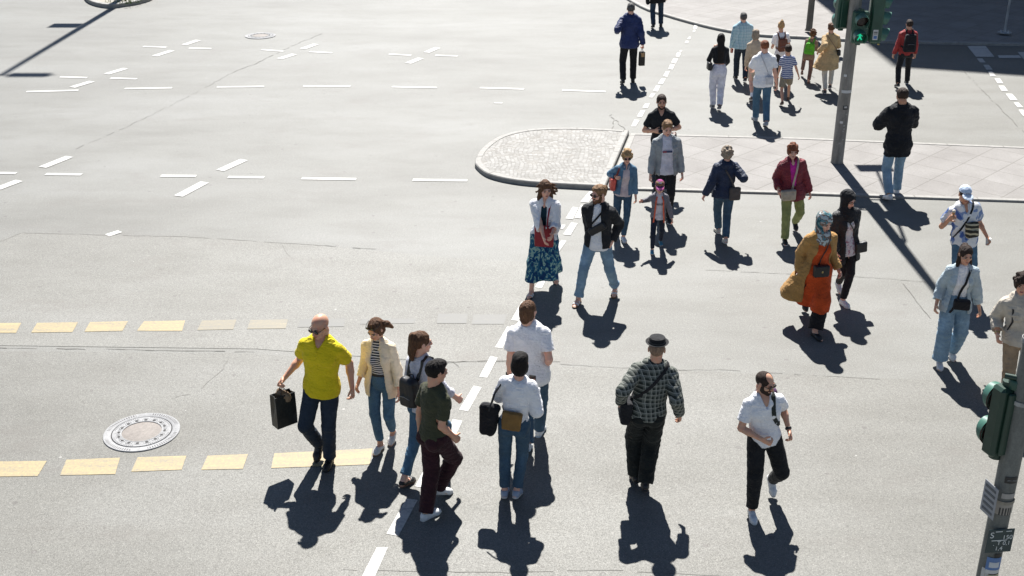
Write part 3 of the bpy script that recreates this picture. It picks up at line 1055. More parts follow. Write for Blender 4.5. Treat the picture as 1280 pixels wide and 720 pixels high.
def g_beard(r, root, m, full=True):
    h = {0: .004, 1: .0055, 2: .008}[r.lod]
    jw = .058
    e = .005 if full else .002
    P = [r.he((0, .031, -.068), (jw+e, .057+e, .043+e)), r.he((0, .071, -.090), (.028+e, .024+e, .024+e)), r.he((0, .090, -.044), (.026, .012, .007)),
         r.he((.052, .022, -.03), (.016, .03, .05)), r.he((-.052, .022, -.03), (.016, .03, .05))]
    F = Field(P, h, pad=.02); F.adds(P, .01); F.folds(.002, 60, 60, 60, seed=1)
    F.sub(Box(r.H(0, -.06, -.05), np.array((.1, .062, .1))*r.hs, r.hR, .01))
    F.sub(r.he((0, .11, -.058), (.017, .03, .008)))
    F.sub(Box(r.H(0, .09, .03), np.array((.045, .08, .066))*r.hs, r.hR, .02))
    F.sub(Box(r.H(0, .0, .06), np.array((.1, .1, .06))*r.hs, r.hR, .01))
    link_mesh('beard', *F.mesh(), m, root)
SKY_LENS = None
def g_glasses(r, root, m, up=False, rm=None, clear=False):
    mb = MB(); R = Matrix([list(q) for q in r.hR.tolist()])
    dz = .075 if up else .0; dy = -.03 if up else 0
    for sd in (1, -1):
        if clear:
            pts = [r.H(sd*.032+.024*math.cos(t), .103+dy, .006+.018*math.sin(t)+dz) for t in np.linspace(0, 2*math.pi, 13)]
            mb.tube(pts, .0022, 6, caps=False)
        else:
            mb.ell(r.H(sd*.034, .101+dy, .006+dz), tuple(np.array((.028, .007, .0225))*r.hs), R)
        mb.tube([r.H(sd*.058, .095+dy, .012+dz), r.H(sd*.074, .06+dy, .012+dz), r.H(sd*.079, .0+dy, .008+dz)], .003*r.hs, 6)
    mb.tube([r.H(-.012, .104+dy, .012+dz), r.H(0, .109+dy, .014+dz), r.H(.012, .104+dy, .012+dz)], .0028*r.hs, 6)
    return mb.build('eyeglasses' if clear else 'sunglasses', m, root)
def g_face(r, root, hairc, lipc=(.42, .14, .12), eyes=True):
    R = Matrix([list(q) for q in r.hR.tolist()])
    for sd in (1, -1):
        if eyes:
            mb = MB(); mb.ell(r.H(sd*.031, .083, .006), tuple(np.array((.0130, .010, .0060))*r.hs), R)
            e = mb.build('eye', plain('eye_white', (.33, .30, .28), .25), root)
            mb = MB(); mb.ell(r.H(sd*.030, .0905, .005), tuple(np.array((.0062, .0035, .0062))*r.hs), R)
            mb.build('iris', plain('iris', (.03, .018, .012), .15), e)
        mb = MB(); mb.tube([r.H(sd*.014, .094, .022), r.H(sd*.032, .0925, .029), r.H(sd*.050, .080, .023)], [.0036*r.hs, .0042*r.hs, .002*r.hs], 7)
        mb.build('eyebrow', plain('eyebrow', hairc, .7), root)
    mb = MB(); mb.ell(r.H(0, .0965, -.053), tuple(np.array((.021, .0055, .0042))*r.hs), R); mb.ell(r.H(0, .0965, -.061), tuple(np.array((.018, .006, .0055))*r.hs), R)
    mb.build('lips', plain('lips', lipc, .45), root)
def g_hijab(r, root, m, seed=0, tailf=True):
    h = {0: .006, 1: .007, 2: .01}[r.lod]
    P = [r.he((0, -.020, .028), (.092, .115, .102)), r.he((0, .0, -.04), (.086, .085, .085)), Cone(r.H(0, .0, -.06), r.T(.47, 0, .015), .080, .125), Cone(r.T(.47, 0, .015), r.T(.42, 0, .05), .125, .10, .8, r.fwd)]
    F = Field(P, h, pad=.04); F.adds(P, .03); F.folds(.007, 12, 12, 16, seed=seed); F.folds(.004, 26, 26, 30, seed=seed+1)
    F.sub(Ell(r.H(0, .10, -.018), np.array((.056, .075, .080))*r.hs, r.hR), .008)
    link_mesh('headscarf', *F.mesh(), m, root)
def g_cap(r, root, m, bm_=None, brim=True):
    P = [r.he((0, -.012, .040), (.086, .106, .092))]
    F = Field(P, .006, pad=.03); F.adds(P, .01)
    n = r.hR@np.array([0, .12, -1.0]); n = nrm(n)
    F.cut(n, float(r.H(0, 0, .050)@n))
    o = link_mesh('cap', *F.mesh(), m, root)
    B = [Ell(r.H(0, .118, .040), np.array((.076, .075, .010))*r.hs, r.hR@np.array([[1, 0, 0], [0, .97, .25], [0, -.25, .97]]))]
    F = Field(B, .005, pad=.02); F.adds(B, 0); F.sub(Box(r.H(0, -.05, .04), np.array((.12, .10, .06))*r.hs, r.hR))
    link_mesh('brim', *F.mesh(), bm_ or m, o)
    return o
PAL = dict(fair=(.74, .47, .35), tan=(.62, .37, .25), olive=(.52, .30, .19), brown=(.28, .15, .09))
def person(sp):
    r = Rig(sp)
    root = empty('person', r.root, r.th, r.sc)
    tag(root, sp['label'], 'person', 'pedestrians crossing the street')
    hb, hh = LODH[r.lod]
    sk = skin(PAL[sp.get('skin', 'fair')])
    B = r.bodyp(); HP, E, NK = r.headp()
    Fb = Field(B+NK, hb, pad=.04)
    Fb.adds(B, .013); Fb.adds(NK, .03)
    parts = [Fb.mesh()]
    Fh = Field(HP, hh, pad=.03, lo=None)
    lo = np.min([q.box()[0] for q in HP+E], axis=0)-.02; hi = np.max([q.box()[1] for q in HP+E], axis=0)+.02
    Fh = Field(HP, hh, lo=lo, hi=hi)
    Fh.adds(HP, .012*r.hs); Fh.adds(NK, .02)
    for sd in (1, -1): Fh.sub(r.he((sd*.031, .101, .007), (.019, .014, .010)), .008)
    Fh.adds(E, .006)
    Fh.sub(r.he((0, .105, -.0565), (.022, .010, .0022)), .003)
    parts.append(Fh.mesh())
    for sd in (1, -1):
        hp = r.hand(sd)
        fa = Cone(r.el[sd]+(r.wr[sd]-r.el[sd])*.35, r.wr[sd], .041*r.w**.7*(.93 if r.fem else 1)*(.9 if r.child else 1), .027*r.w**.7*(.93 if r.fem else 1)*(.9 if r.child else 1), .85, r.pn[sd])
        lo = np.min([q.box()[0] for q in hp], axis=0)-.012; hi = np.max([q.box()[1] for q in hp], axis=0)+.012
        Fp = Field(hp, {0: .0036, 1: .0048, 2: .007}[r.lod], lo=lo, hi=hi)
        Fp.adds(hp[:2], .012); Fp.adds(hp[2:], .004); Fp.add(fa, .012)
        parts.append(Fp.mesh())
    V, Q = merge(parts)
    link_mesh('body', V, Q, sk, root)
    r.obj = root
    return r, root
def carried(r, name, label, cat, c, prims, m, h=.008, k=.012, fold=.003, subs=(), group=None, fs=(10, 10, 10)):
    """a thing carried by a person: a top-level mesh with its own origin"""
    F = Field(prims, h, pad=.04); F.adds(prims, k)
    if fold: F.folds(fold, *fs, seed=5)
    for q in subs: F.sub(q)
    c = np.asarray(c, float)
    o = link_mesh(name, *F.mesh(), m, None, True, offset=c)
    o.location = r.M @ Vector(c); o.rotation_euler = (0, 0, r.th); o.scale = (r.sc,)*3
    tag(o, label, cat, group)
    return o
def strap_child(r, bag, c, pts, nn, w, m, name='strap', th=.005):
    mb = MB().ribbon(pts, nn, w, th)
    return mb.build(name, m, bag, offset=np.asarray(c, float))
def crossbody(r, bag, c, m, bagpt, sd, w=.025, shx=.075, P1=None):
    """strap from bagpt, over the shoulder on side sd, front and back"""
    P1 = r.T(.50, sd*shx, 0) if P1 is None else P1
    a, na = r.loop(np.asarray(bagpt, float), P1, 1)
    b, nb = r.loop(np.asarray(bagpt, float), P1, -1)
    pts = [bagpt]+a[1:]; nn = [na[0]]+na[1:]
    pts += list(reversed(b))[1:-1]+[bagpt]; nn += list(reversed(nb))[1:-1]+[nb[0]]
    return strap_child(r, bag, c, pts, nn, w, m)
def backpack(r, label, m, size=(.15, .08, .21), u=.30, sm=None, pockets=True, xo=0.0, y=None, cat='backpack', pm=None, oneside=None, group=None):
    yb = (-r.rad(.3)[1]-.028-size[1]) if y is None else y
    R = np.stack([r.rt, r.fwd, r.up], 1)
    c = r.T(u, xo, yb)
    P = [Box(c, size, R, .055, taper=.10)]
    if pockets: P.append(Box(r.T(u-.08, xo, yb-size[1]*.75), (size[0]*.75, size[1]*.45, size[2]*.45), R, .03))
    o = carried(r, 'backpack', label, cat, c, P, m, h={0: .008, 1: .009, 2: .012}[r.lod], fold=.004, group=group)
    for sd in ((1, -1) if oneside is None else (oneside,)):
        a = [r.T(u-size[2]*.75, sd*.09+xo*.3, yb+size[1]*.9)]; na = [r.rt*sd]
        for uu, x0, dx, dy in ((.17, .05, 1, -.5), (.17, .06, 1, .15), (.20, .07, .8, .8), (.25, .08, .35, 1), (.31, .08, .1, 1), (.37, .085, .0, 1), (.43, .085, 0, 1)):
            d = nrm(r.rt*sd*dx+r.fwd*dy); a.append(r.march(r.T(uu, sd*x0*.8, 0), d, .009)); na.append(d)
        for dy in (.6, 0, -.6):
            d = nrm(r.up+r.fwd*dy); a.append(r.march(r.T(.43, sd*.082, 0), d, .012)); na.append(d)
        a.append(r.T(min(.46, u+size[2]*.8), sd*.07+xo*.3, yb+size[1]*.9)); na.append(nrm(-r.fwd+r.up))
        strap_child(r, o, c, a, na, .048, sm or m)
    mb = MB(); mb.tube([r.T(u+size[2]-.01, xo+x, yb+size[1]*.7+.0) + r.up*z for x, z in ((-.03, 0), (-.025, .03), (.025, .03), (.03, 0))], .006, 6)
    mb.build('handle', sm or m, o, offset=c)
    mb = MB(); w = size[0]*.7
    mb.tube([r.T(u-.08+size[2]*.22, xo-w*.9, yb-size[1]*1.17), r.T(u-.08+size[2]*.3, xo, yb-size[1]*1.22), r.T(u-.08+size[2]*.22, xo+w*.9, yb-size[1]*1.17)], .004, 6)
    mb.build('zip', plain('zip_metal', (.25, .25, .25), .35, .6), o, offset=c)
    return o
# ------------------------------------------------------------------ setting materials
def asphalt_mat():
    m = mat('asphalt', (.2, .2, .2), .62, spec=.35); t = NT(m)
    v = t.coord()
    big = t.noise(t.coord((.16, .42, 1), (0, 0, .05)), 1.0, 5, .6)
    mid = t.noise(t.coord((.5, 1.1, 1)), 1.6, 5, .62)
    fine = t.noise(v, 95, 3, .7)
    grit = t.n('ShaderNodeTexVoronoi'); grit.inputs['Scale'].default_value = 105
    t.l(v, grit.inputs['Vector'])
    base = t.ramp(big, [(.30, (.138, .135, .121)), (.50, (.167, .165, .150)), (.70, (.191, .190, .177))])
    base = t.mix(.45, base, t.ramp(mid, [(.30, (.74, .72, .69)), (.55, (1, 1, 1)), (.78, (1.1, 1.1, 1.1))]), 'MULTIPLY')
    grain = t.noise(v, 38, 4, .75)
    base = t.mix(.85, base, t.ramp(grain, [(.34, (.80, .80, .80)), (.5, (1, 1, 1)), (.66, (1.17, 1.17, 1.16))]), 'MULTIPLY')
    base = t.mix(.9, base, t.ramp(fine, [(.30, (.62, .61, .60)), (.5, (1, 1, 1)), (.70, (1.30, 1.29, 1.27))]), 'MULTIPLY')
    # bright aggregate
    gsel = t.n('ShaderNodeSeparateColor'); t.l(grit.outputs['Color'], gsel.inputs[0])
    hot = t.math('MULTIPLY', t.math('GREATER_THAN', gsel.outputs[0], .93), t.math('LESS_THAN', grit.outputs['Distance'], .38))
    base = t.mix(t.math('MULTIPLY', hot, .30), base, (.60, .58, .55))
    # gum and paint spots, a few centimetres wide
    g2 = t.n('ShaderNodeTexVoronoi'); g2.inputs['Scale'].default_value = 3.1
    t.l(v, g2.inputs['Vector'])
    s2 = t.n('ShaderNodeSeparateColor'); t.l(g2.outputs['Color'], s2.inputs[0])
    wob = t.math('MULTIPLY', t.noise(v, 30, 2), .06)
    gum = t.math('MULTIPLY', t.math('GREATER_THAN', s2.outputs[1], .80), t.math('LESS_THAN', t.math('ADD', g2.outputs['Distance'], wob), .075))
    base = t.mix(t.math('MULTIPLY', gum, .55), base, (.46, .45, .43))
    gd = t.math('MULTIPLY', t.math('GREATER_THAN', s2.outputs[2], .85), t.math('LESS_THAN', t.math('ADD', g2.outputs['Distance'], wob), .12))
    base = t.mix(t.math('MULTIPLY', gd, .5), base, (.09, .08, .075))
    # worn warm stains
    st = t.noise(t.coord((.8, 1.4, 1)), .9, 6, .7)
    base = t.mix(t.ramp(st, [(.56, (0, 0, 0)), (.74, (.55, .55, .55))]), base, (.128, .116, .103))
    t.color(base)
    t.rough(t.ramp(fine, [(.3, (.72, .72, .72)), (.7, (.5, .5, .5))]))
    t.bump(t.math('ADD', fine, t.math('MULTIPLY', grit.outputs['Distance'], .5)), .35, .004)
    return m
def paint_mat(name, c, wear=.35):
    m = mat(name, c, .6, spec=.35); t = NT(m)
    v = t.coord()
    w = t.noise(v, 38, 5, .75); w2 = t.noise(t.coord((.6, 5, 1)), 2.2, 5, .7)
    f = t.math('ADD', t.math('MULTIPLY', w, .55), t.math('MULTIPLY', w2, .45))
    base = t.ramp(f, [(.40-.02, tuple(x*.35+.09 for x in c)), (.40+wear*.14, tuple(x*.85 for x in c)), (.62, c)])
    t.color(base); t.bump(w, .3, .003)
    return m
M_ASPH = asphalt_mat()
M_WHITE = paint_mat('white_road_paint', (.56, .55, .52), .6)
M_YEL = paint_mat('yellow_road_paint', (.39, .31, .165), .9)
M_YELF = paint_mat('faded_yellow_road_paint', (.28, .245, .17), 1.2)
def stone_mat(name, c, sc=14, var=.2):
    m = mat(name, c, .7, spec=.3); t = NT(m); v = t.coord()
    n = t.noise(v, sc, 6, .65); f = t.noise(v, 140, 2)
    b = t.ramp(n, [(.3, tuple(x*(1-var) for x in c)), (.7, tuple(min(1, x*(1+var)) for x in c))])
    b = t.mix(.6, b, t.ramp(f, [(.3, (.75, .75, .75)), (.7, (1.2, 1.2, 1.2))]), 'MULTIPLY')
    t.color(b); t.bump(t.math('ADD', n, t.math('MULTIPLY', f, .3)), .4, .004)
    return m
M_KERB = stone_mat('kerb_stone', (.29, .28, .26))
def paver_mat():
    """square concrete slabs laid on the diagonal"""
    m = mat('diagonal_paving', (.33, .31, .29), .75, spec=.3); t = NT(m)
    v = t.coord((1, 1, 1), (0, 0, math.radians(44)))
    br = t.n('ShaderNodeTexBrick'); br.offset = 0.0; br.squash = 1.0
    br.inputs['Scale'].default_value = 1.0; br.inputs['Brick Width'].default_value = .62; br.inputs['Row Height'].default_value = .62
    br.inputs['Mortar Size'].default_value = .007; br.inputs['Mortar Smooth'].default_value = .2
    br.inputs['Color1'].default_value = (.232, .220, .208, 1); br.inputs['Color2'].default_value = (.252, .240, .228, 1)
    br.inputs['Mortar'].default_value = (.15, .14, .125, 1)
    t.l(v, br.inputs['Vector'])
    n = t.noise(t.coord(), 1.3, 5, .6); f = t.noise(t.coord(), 90, 3, .7)
    b = t.mix(.8, br.outputs['Color'], t.ramp(n, [(.3, (.80, .79, .78)), (.7, (1.1, 1.1, 1.1))]), 'MULTIPLY')
    b = t.mix(.8, b, t.ramp(f, [(.3, (.7, .7, .7)), (.7, (1.25, 1.25, 1.25))]), 'MULTIPLY')
    t.color(b); t.bump(t.math('SUBTRACT', f, t.math('MULTIPLY', br.outputs['Fac'], 2.0)), .35, .005)
    return m
M_PAVE = paver_mat()
def cobble_mat():
    m = mat('cobbles', (.35, .33, .3), .75, spec=.35); t = NT(m); v = t.coord()
    wv = t.n('ShaderNodeTexNoise'); wv.inputs['Scale'].default_value = 1.2; t.l(v, wv.inputs['Vector'])
    add = t.n('ShaderNodeVectorMath', operation='MULTIPLY_ADD'); t.l(wv.outputs['Color'], add.inputs[0]); add.inputs[1].default_value = (.35, .35, .35); t.l(v, add.inputs[2])
    vo = t.n('ShaderNodeTexVoronoi', feature='DISTANCE_TO_EDGE'); vo.inputs['Scale'].default_value = 13; vo.inputs['Randomness'].default_value = .22
    vc = t.n('ShaderNodeTexVoronoi'); vc.inputs['Scale'].default_value = 13; vc.inputs['Randomness'].default_value = .22
    for q in (vo, vc): t.l(add.outputs[0], q.inputs['Vector'])
    sc = t.n('ShaderNodeSeparateColor'); t.l(vc.outputs['Color'], sc.inputs[0])
    b = t.ramp(sc.outputs[0], [(0, (.22, .212, .196)), (.5, (.27, .262, .246)), (1, (.33, .322, .305))])
    n = t.noise(v, 2.2, 4, .6)
    j = t.ramp(vo.outputs['Distance'], [(.03, (1, 1, 1)), (.10, (0, 0, 0))])
    jc = t.ramp(n, [(.35, (.12, .105, .085)), (.65, (.23, .21, .185))])
    b = t.mix(t.math('MULTIPLY', j, .5), b, jc)
    b = t.mix(.7, b, t.ramp(t.noise(v, 60, 3), [(.3, (.8, .8, .8)), (.7, (1.2, 1.2, 1.2))]), 'MULTIPLY')
    t.color(b)
    t.bump(t.ramp(vo.outputs['Distance'], [(0, (0, 0, 0)), (.22, (1, 1, 1))]), .55, .012)
    return m
M_COB = cobble_mat()

def struct(o): o['kind'] = 'structure'; return o
# ground: one sheet to the horizon
road = struct(MB().quad([(-700, -60, 0), (700, -60, 0), (700, 1400, 0), (-700, 1400, 0)]).build('road', M_ASPH, smooth=False))

# repair patches and seams of the asphalt
def patch_mat(name, k):
    m = asphalt_mat(); m.name = name
    nt = m.node_tree; b = nt.nodes['Principled BSDF']; src = b.inputs['Base Color'].links[0].from_socket
    mx = nt.nodes.new('ShaderNodeMix'); mx.data_type = 'RGBA'; mx.blend_type = 'MULTIPLY'; mx.inputs[0].default_value = 1
    nt.links.new(src, mx.inputs[6]); mx.inputs[7].default_value = (k, k*.99, k*.975, 1); nt.links.new(mx.outputs[2], b.inputs['Base Color'])
    return m
def gquads(name, quads, m, z=.004):
    mb = MB()
    for q in quads:
        mb.quad([G(x, y, z) for x, y in q])
    return struct(mb.build(name, m, smooth=False))
gquads('asphalt_patch', [[(-60, 322), (27, 291), (232, 296), (390, 306), (560, 322), (700, 330), (700, 452), (540, 452), (320, 436), (-60, 431)]], patch_mat('patched_asphalt', 1.03))
gquads('asphalt_patch', [[(-120, 438), (320, 442), (540, 458), (700, 458), (900, 465), (1500, 488), (1500, 900), (-120, 900)]], patch_mat('older_asphalt', .93))
M_CRACK = plain('crack_tar', (.140, .134, .120), .85)
def crack(pts, w, seed=0, jit=.03, z=.006):
    rnd = random.Random(seed); P = []
    g = [G(x, y, z) for x, y in pts]
    for a, b in zip(g[:-1], g[1:]):
        n = max(2, int((b-a).length/.12))
        for i in range(n):
            p = a.lerp(b, i/n); P.append(p+Vector((rnd.uniform(-jit, jit), rnd.uniform(-jit, jit), 0)))
    P.append(g[-1])
    mb = MB()
    for i in range(len(P)-1):
        d = (P[i+1]-P[i]); d.z = 0; d.normalize(); s_ = Vector((-d.y, d.x, 0))*w*rnd.uniform(.5, 1.2)*.5
        if rnd.random() < .14: continue
        mb.quad([P[i]-s_*.7, P[i+1]-s_*.7, P[i+1]+s_*.7, P[i]+s_*.7])
    return mb
cm = MB()
for pts, w, sd, ji in (([(-40, 318), (27, 291)], .02, 1, .01), ([(27, 291), (232, 296), (390, 306), (470, 311)], .022, 2, .012),
                   ([(-40, 434), (120, 436), (330, 440)], .016, 3, .01), ([(540, 454), (610, 450), (700, 454)], .012, 4, .012),
                   ([(402, 42), (370, 55), (318, 80), (292, 90)], .02, 5, .02), ([(292, 90), (240, 118), (172, 152), (95, 186)], .012, 6, .03),
                   ([(350, 302), (362, 320)], .012, 7, .015), ([(220, 498), (240, 492), (258, 478), (281, 462), (285, 450)], .012, 8, .03),
                   ([(214, 498), (226, 500)], .01, 9, .01), ([(560, 452), (548, 470), (544, 486)], .012, 10, .02), ([(566, 452), (576, 462)], .01, 11, .02),
                   ([(763, 140), (770, 158), (764, 165)], .03, 12, .05), ([(770, 150), (785, 165)], .02, 13, .04),
                   ([(860, 336), (960, 341), (1080, 346), (1160, 352)], .012, 14, .01), ([(1128, 354), (1150, 382), (1180, 420)], .012, 15, .01),
                   ([(1206, 90), (1240, 125), (1280, 165)], .02, 16, .02), ([(1010, 92), (1060, 120)], .02, 19, .03),
                   ([(700, 455), (830, 462), (900, 462), (1100, 474)], .010, 17, .012), ([(430, 712), (640, 716), (760, 712), (930, 722)], .010, 18, .01)):
    q = crack(pts, w, sd, ji); cm.add(q.V, q.F)
struct(cm.build('asphalt_cracks', M_CRACK, smooth=False))

# painted markings
def dash(x0, y0, x1, y1, w=.115):
    a, b = G(x0, y0, .012), G(x1, y1, .012)
    d = (b-a); d.normalize(); s_ = Vector((-d.y, d.x, 0))*w/2
    return [to_px(p) for p in (a-s_, b-s_, b+s_, a+s_)]
W = [dash(*q) for q in (
    (179, 58, 208, 59), (236, 60, 264, 60.6), (327, 62, 355, 64), (387, 64.5, 415, 66), (486, 67.5, 514, 69), (544, 69, 572, 70),
    (75, 96, 109, 97), (138, 97.5, 171, 98.5), (33, 114.5, 98, 112.8), (156, 110.7, 215, 109.7), (271, 108.7, 330, 108), (379, 107.4, 438, 107.6),
    (490, 108.4, 546, 109.4), (600, 109.6, 655, 111.2), (703, 112.6, 757, 114.4), (-30, 215.5, 20, 216.5), (57, 217.5, 102, 218),
    (201, 219.6, 245, 220), (285, 221.2, 330, 221.6), (377, 222.8, 445, 223.8), (516, 224.7, 584, 225.4))]
W += [dash(*q, w=.17) for q in (
    (230, 56, 248, 50), (193, 70, 215, 63), (378, 61, 395, 55), (349, 73.5, 368, 67.5), (533, 65.5, 547, 59.5), (510, 79, 526, 72.5),
    (133, 92.5, 157, 85.3), (90, 109, 115, 101.5), (53, 209, 87, 195.5), (-4, 236, 24, 225.5), (275, 213, 305, 199.5), (223, 245, 256, 227.5))]
W += [dash(134, 294, 150, 289, .12), dash(618, 128.5, 628, 128.8, .08)]
W += [[(445, 735), (462, 735), (485, 684), (471, 684)], [(483, 667), (498, 670), (522, 625), (508, 623)], [(519, 608), (531, 609.5), (549, 577), (536, 575)],
      [(549, 561), (561, 562), (578, 526), (566, 524)], [(574, 512), (585, 514), (602, 484), (592, 482)], [(599, 471), (609, 472), (622, 447), (613, 445)],
      [(619, 434), (628, 435), (642, 409), (634, 408)], [(639, 400), (648, 401), (660, 378), (652, 377)], [(669, 359), (677, 360), (686, 343), (679, 342)],
      [(692, 313), (699, 314), (708, 301), (702, 300)], [(704, 293), (713, 294), (722, 279), (714, 278)], [(707, 273), (716, 274), (723, 259.5), (716, 258.5)],
      [(718, 272), (725.5, 273), (734, 257), (726.5, 256)], [(725.5, 252), (735, 253), (745, 239.5), (736.5, 239.5)], [(699, 286), (704, 286), (707, 281), (702, 281)],
      [(789, 158), (794.5, 158), (799.5, 150), (793, 149.5)], [(796, 145.5), (802, 146.5), (806.5, 138), (801, 138)], [(803, 134.5), (809.5, 135), (812, 129), (806.5, 129.5)],
      [(811, 121.5), (815.5, 122), (819.5, 117), (814.5, 116.5)], [(816.5, 113.5), (822, 114.5), (825.5, 107), (820.5, 106.5)], [(822.5, 104.5), (828.5, 105), (832, 98), (827, 98)],
      [(829, 95), (834, 96), (837, 89), (832.5, 89)], [(835.5, 86), (840.5, 87), (843.5, 80.5), (838, 80)], [(839, 78), (844.5, 79.5), (847.5, 73.5), (842, 73)],
      [(844.5, 70.5), (849, 71), (851.5, 66), (846.5, 65.5)], [(849, 64.5), (852, 64.5), (853, 62.8), (850, 62.8)], [(856, 54), (860, 54), (861, 51), (857, 51)],
      [(859, 49), (862.5, 49), (864, 46), (861, 46)], [(865.5, 39.5), (869, 39.5), (869.5, 37), (867, 37)], [(866.5, 36), (871, 36), (872, 31), (868, 31)],
      [(1209, 57.5), (1232, 57.5), (1243, 71), (1220, 71)], [(1247, 69), (1274, 69), (1277, 72.5), (1249, 72.5)], [(1272, 65), (1300, 65), (1308, 78), (1283, 78)],
      [(1221, 73), (1228, 73), (1232, 78), (1225, 78)], [(1229, 81), (1236, 81), (1241, 87), (1233, 87)], [(1235, 89), (1240, 89), (1245, 95), (1238, 95)],
      [(1243, 98), (1250, 98), (1254, 104), (1247, 104)], [(1248, 107), (1255, 107), (1260, 113.5), (1252, 113.5)], [(1257, 117), (1265, 117), (1272, 125), (1263, 125)],
      [(1267, 128), (1273, 128), (1279, 134), (1272, 134)], [(1273, 137), (1279, 137), (1286, 145), (1279, 145)]]
gquads('white_road_markings', W, M_WHITE, .008)
Yq = [[(-70, 577.5), (58.5, 576), (47, 595), (-70, 596.5)], [(83, 574.5), (150, 572), (144, 592.5), (75, 594)], [(172, 571.5), (233, 569.5), (227, 587), (164, 589.5)],
      [(259.5, 569.5), (310, 567.5), (303.5, 586), (251.5, 587)], [(343, 566.5), (466, 560.5), (462, 580.5), (339, 585)],
      [(-40, 404), (26.5, 403.5), (20, 416), (-40, 416)], [(46.5, 403.5), (97.5, 402.5), (90.5, 415), (39, 415.5)], [(112.5, 402.5), (160, 401.5), (153, 413.5), (105.5, 414.5)],
      [(180, 401.5), (231.5, 400.5), (227.5, 413.5), (171, 413.5)]]
gquads('yellow_road_markings', Yq, M_YEL, .008)
gquads('faded_yellow_road_markings', [[(252.5, 400.5), (295.5, 399.5), (291.5, 411.5), (246.5, 412.5)], [(313, 400), (360, 399), (357, 410.5), (309, 411)]], M_YELF, .008)
gquads('ghost_road_markings', [[(376, 399), (432, 398), (430, 408), (372, 409)], [(452, 399), (520, 398), (518, 404), (450, 405)], [(548, 392), (585, 392), (583, 404), (546, 404)], [(592, 393), (634, 393), (630, 405), (590, 405)]], paint_mat('worn_away_paint', (.178, .174, .158), .9), .0075)

# raised platforms: outline -> kerb ring + surface
def platform(name, out, kw, h, m_in, kerb_name='kerb', bev=.015, seg=None, z0=0):
    out = [Vector((p.x, p.y, 0)) for p in out]; n = len(out)
    area = sum(out[i].x*out[(i+1) % n].y-out[(i+1) % n].x*out[i].y for i in range(n))
    if area < 0: out.reverse()
    inn = []
    for i in range(n):
        a, b, c = out[i-1], out[i], out[(i+1) % n]
        d1 = (b-a).normalized(); d2 = (c-b).normalized()
        n1 = Vector((-d1.y, d1.x, 0)); n2 = Vector((-d2.y, d2.x, 0)); nn = (n1+n2).normalized()
        inn.append(b+nn*kw/max(.5, nn.dot(n1)))
    V = []; F = []
    prof = [(0, 0), (0, h-bev), (bev, h), (kw, h), (kw, h-.02)]
    for i in range(n):
        d = inn[i]-out[i]
        for w, z in prof:
            p = out[i]+d*(w/kw); V.append((p.x, p.y, z+z0))
    L = len(prof)
    for i in range(n):
        k = (i+1) % n
        for j in range(L-1):
            F.append((i*L+j, k*L+j, k*L+j+1, i*L+j+1))
    mb = MB().add(V, F)
    k_ = struct(mb.build(kerb_name, M_KERB, smooth=False))
    F2 = [tuple(range(n))]
    s_ = struct(MB().add([(p.x, p.y, h-.008+z0) for p in inn], F2).build(name, m_in, smooth=False))
    # joints between kerb stones
    jb = MB(); acc = 0; step = 1.0
    for i in range(n):
        a, b = out[i], out[(i+1) % n]; L_ = (b-a).length; t = step-acc
        while t < L_:
            p = a.lerp(b, t/L_); dd = (b-a).normalized(); nn = Vector((-dd.y, dd.x, 0))
            q0, q1 = p, p+nn*kw
            jb.quad([q0-dd*.005+Vector((0, 0, h+.002+z0)), q1-dd*.005+Vector((0, 0, h+.002+z0)), q1+dd*.005+Vector((0, 0, h+.002+z0)), q0+dd*.005+Vector((0, 0, h+.002+z0))])
            t += step
        acc = (acc+L_) % step
    struct(jb.build('kerb_joints', M_CRACK, smooth=False))
    return k_, s_
def smooth_px(pts, n=5):
    P = [G(x, y) for x, y in pts]; out = []
    for i in range(len(P)-1):
        p0, p1, p2, p3 = P[max(0, i-1)], P[i], P[i+1], P[min(len(P)-1, i+2)]
        for j in range(n):
            t = j/n
            out.append(.5*((2*p1)+(-p0+p2)*t+(2*p0-5*p1+4*p2-p3)*t*t+(-p0+3*p1-3*p2+p3)*t**3))
    out.append(P[-1]); return out
isl = smooth_px([(786, 168), (745, 165.5), (700, 164.5), (658, 167), (625, 175), (603, 190), (594, 205), (597, 213), (612, 223), (645, 230.5), (690, 234.5), (756, 238)], 5)
platform('cobbled_island', isl, .11, .085, M_COB, 'island_kerb')
strip = [G(788, 168.5), G(1000, 174), G(1280, 185.5), G(1700, 204), G(1700, 268), G(1280, 253.5), G(1000, 244), G(759, 237.5)]
platform('paved_strip', strip, .10, .035, M_PAVE, 'strip_kerb', bev=.008)
tr = smooth_px([(700, -60), (757, -18), (800, 10), (835, 22), (870, 32), (905, 40), (945, 46), (1000, 49)], 4)+[G(1088, 54), G(1280, 58), G(1500, 63), G(1900, 73), G(2100, -190), G(700, -190)]
platform('far_pavement', tr, .12, .07, M_PAVE, 'far_kerb')
M_GRASSY = stone_mat('gravel_bed', (.27, .25, .20), 6, .3)
sm_i = smooth_px([(100, -30), (104, -6), (112, 5), (135, 10.5), (160, 8), (180, 4), (196, -4), (215, -30)], 4)+[G(225, -50), G(95, -50)]
platform('small_island', sm_i, .15, .12, M_GRASSY, 'small_island_kerb')
# grass tufts on the small island
rnd = random.Random(3); gb = MB()
for i in range(900):
    p = G(rnd.gauss(158, 12), rnd.uniform(-30, 5), .11); a = rnd.uniform(0, 6.28); hgt = rnd.uniform(.04, .13)
    q = Vector((math.cos(a), math.sin(a), 0))*.012
    gb.add([p-q, p+q, p+Vector((rnd.uniform(-.04, .04), rnd.uniform(-.04, .04), hgt))], [(0, 1, 2)])
g_ = gb.build('grass', plain('grass_blades', (.09, .15, .03), .7), smooth=False); g_['kind'] = 'stuff'

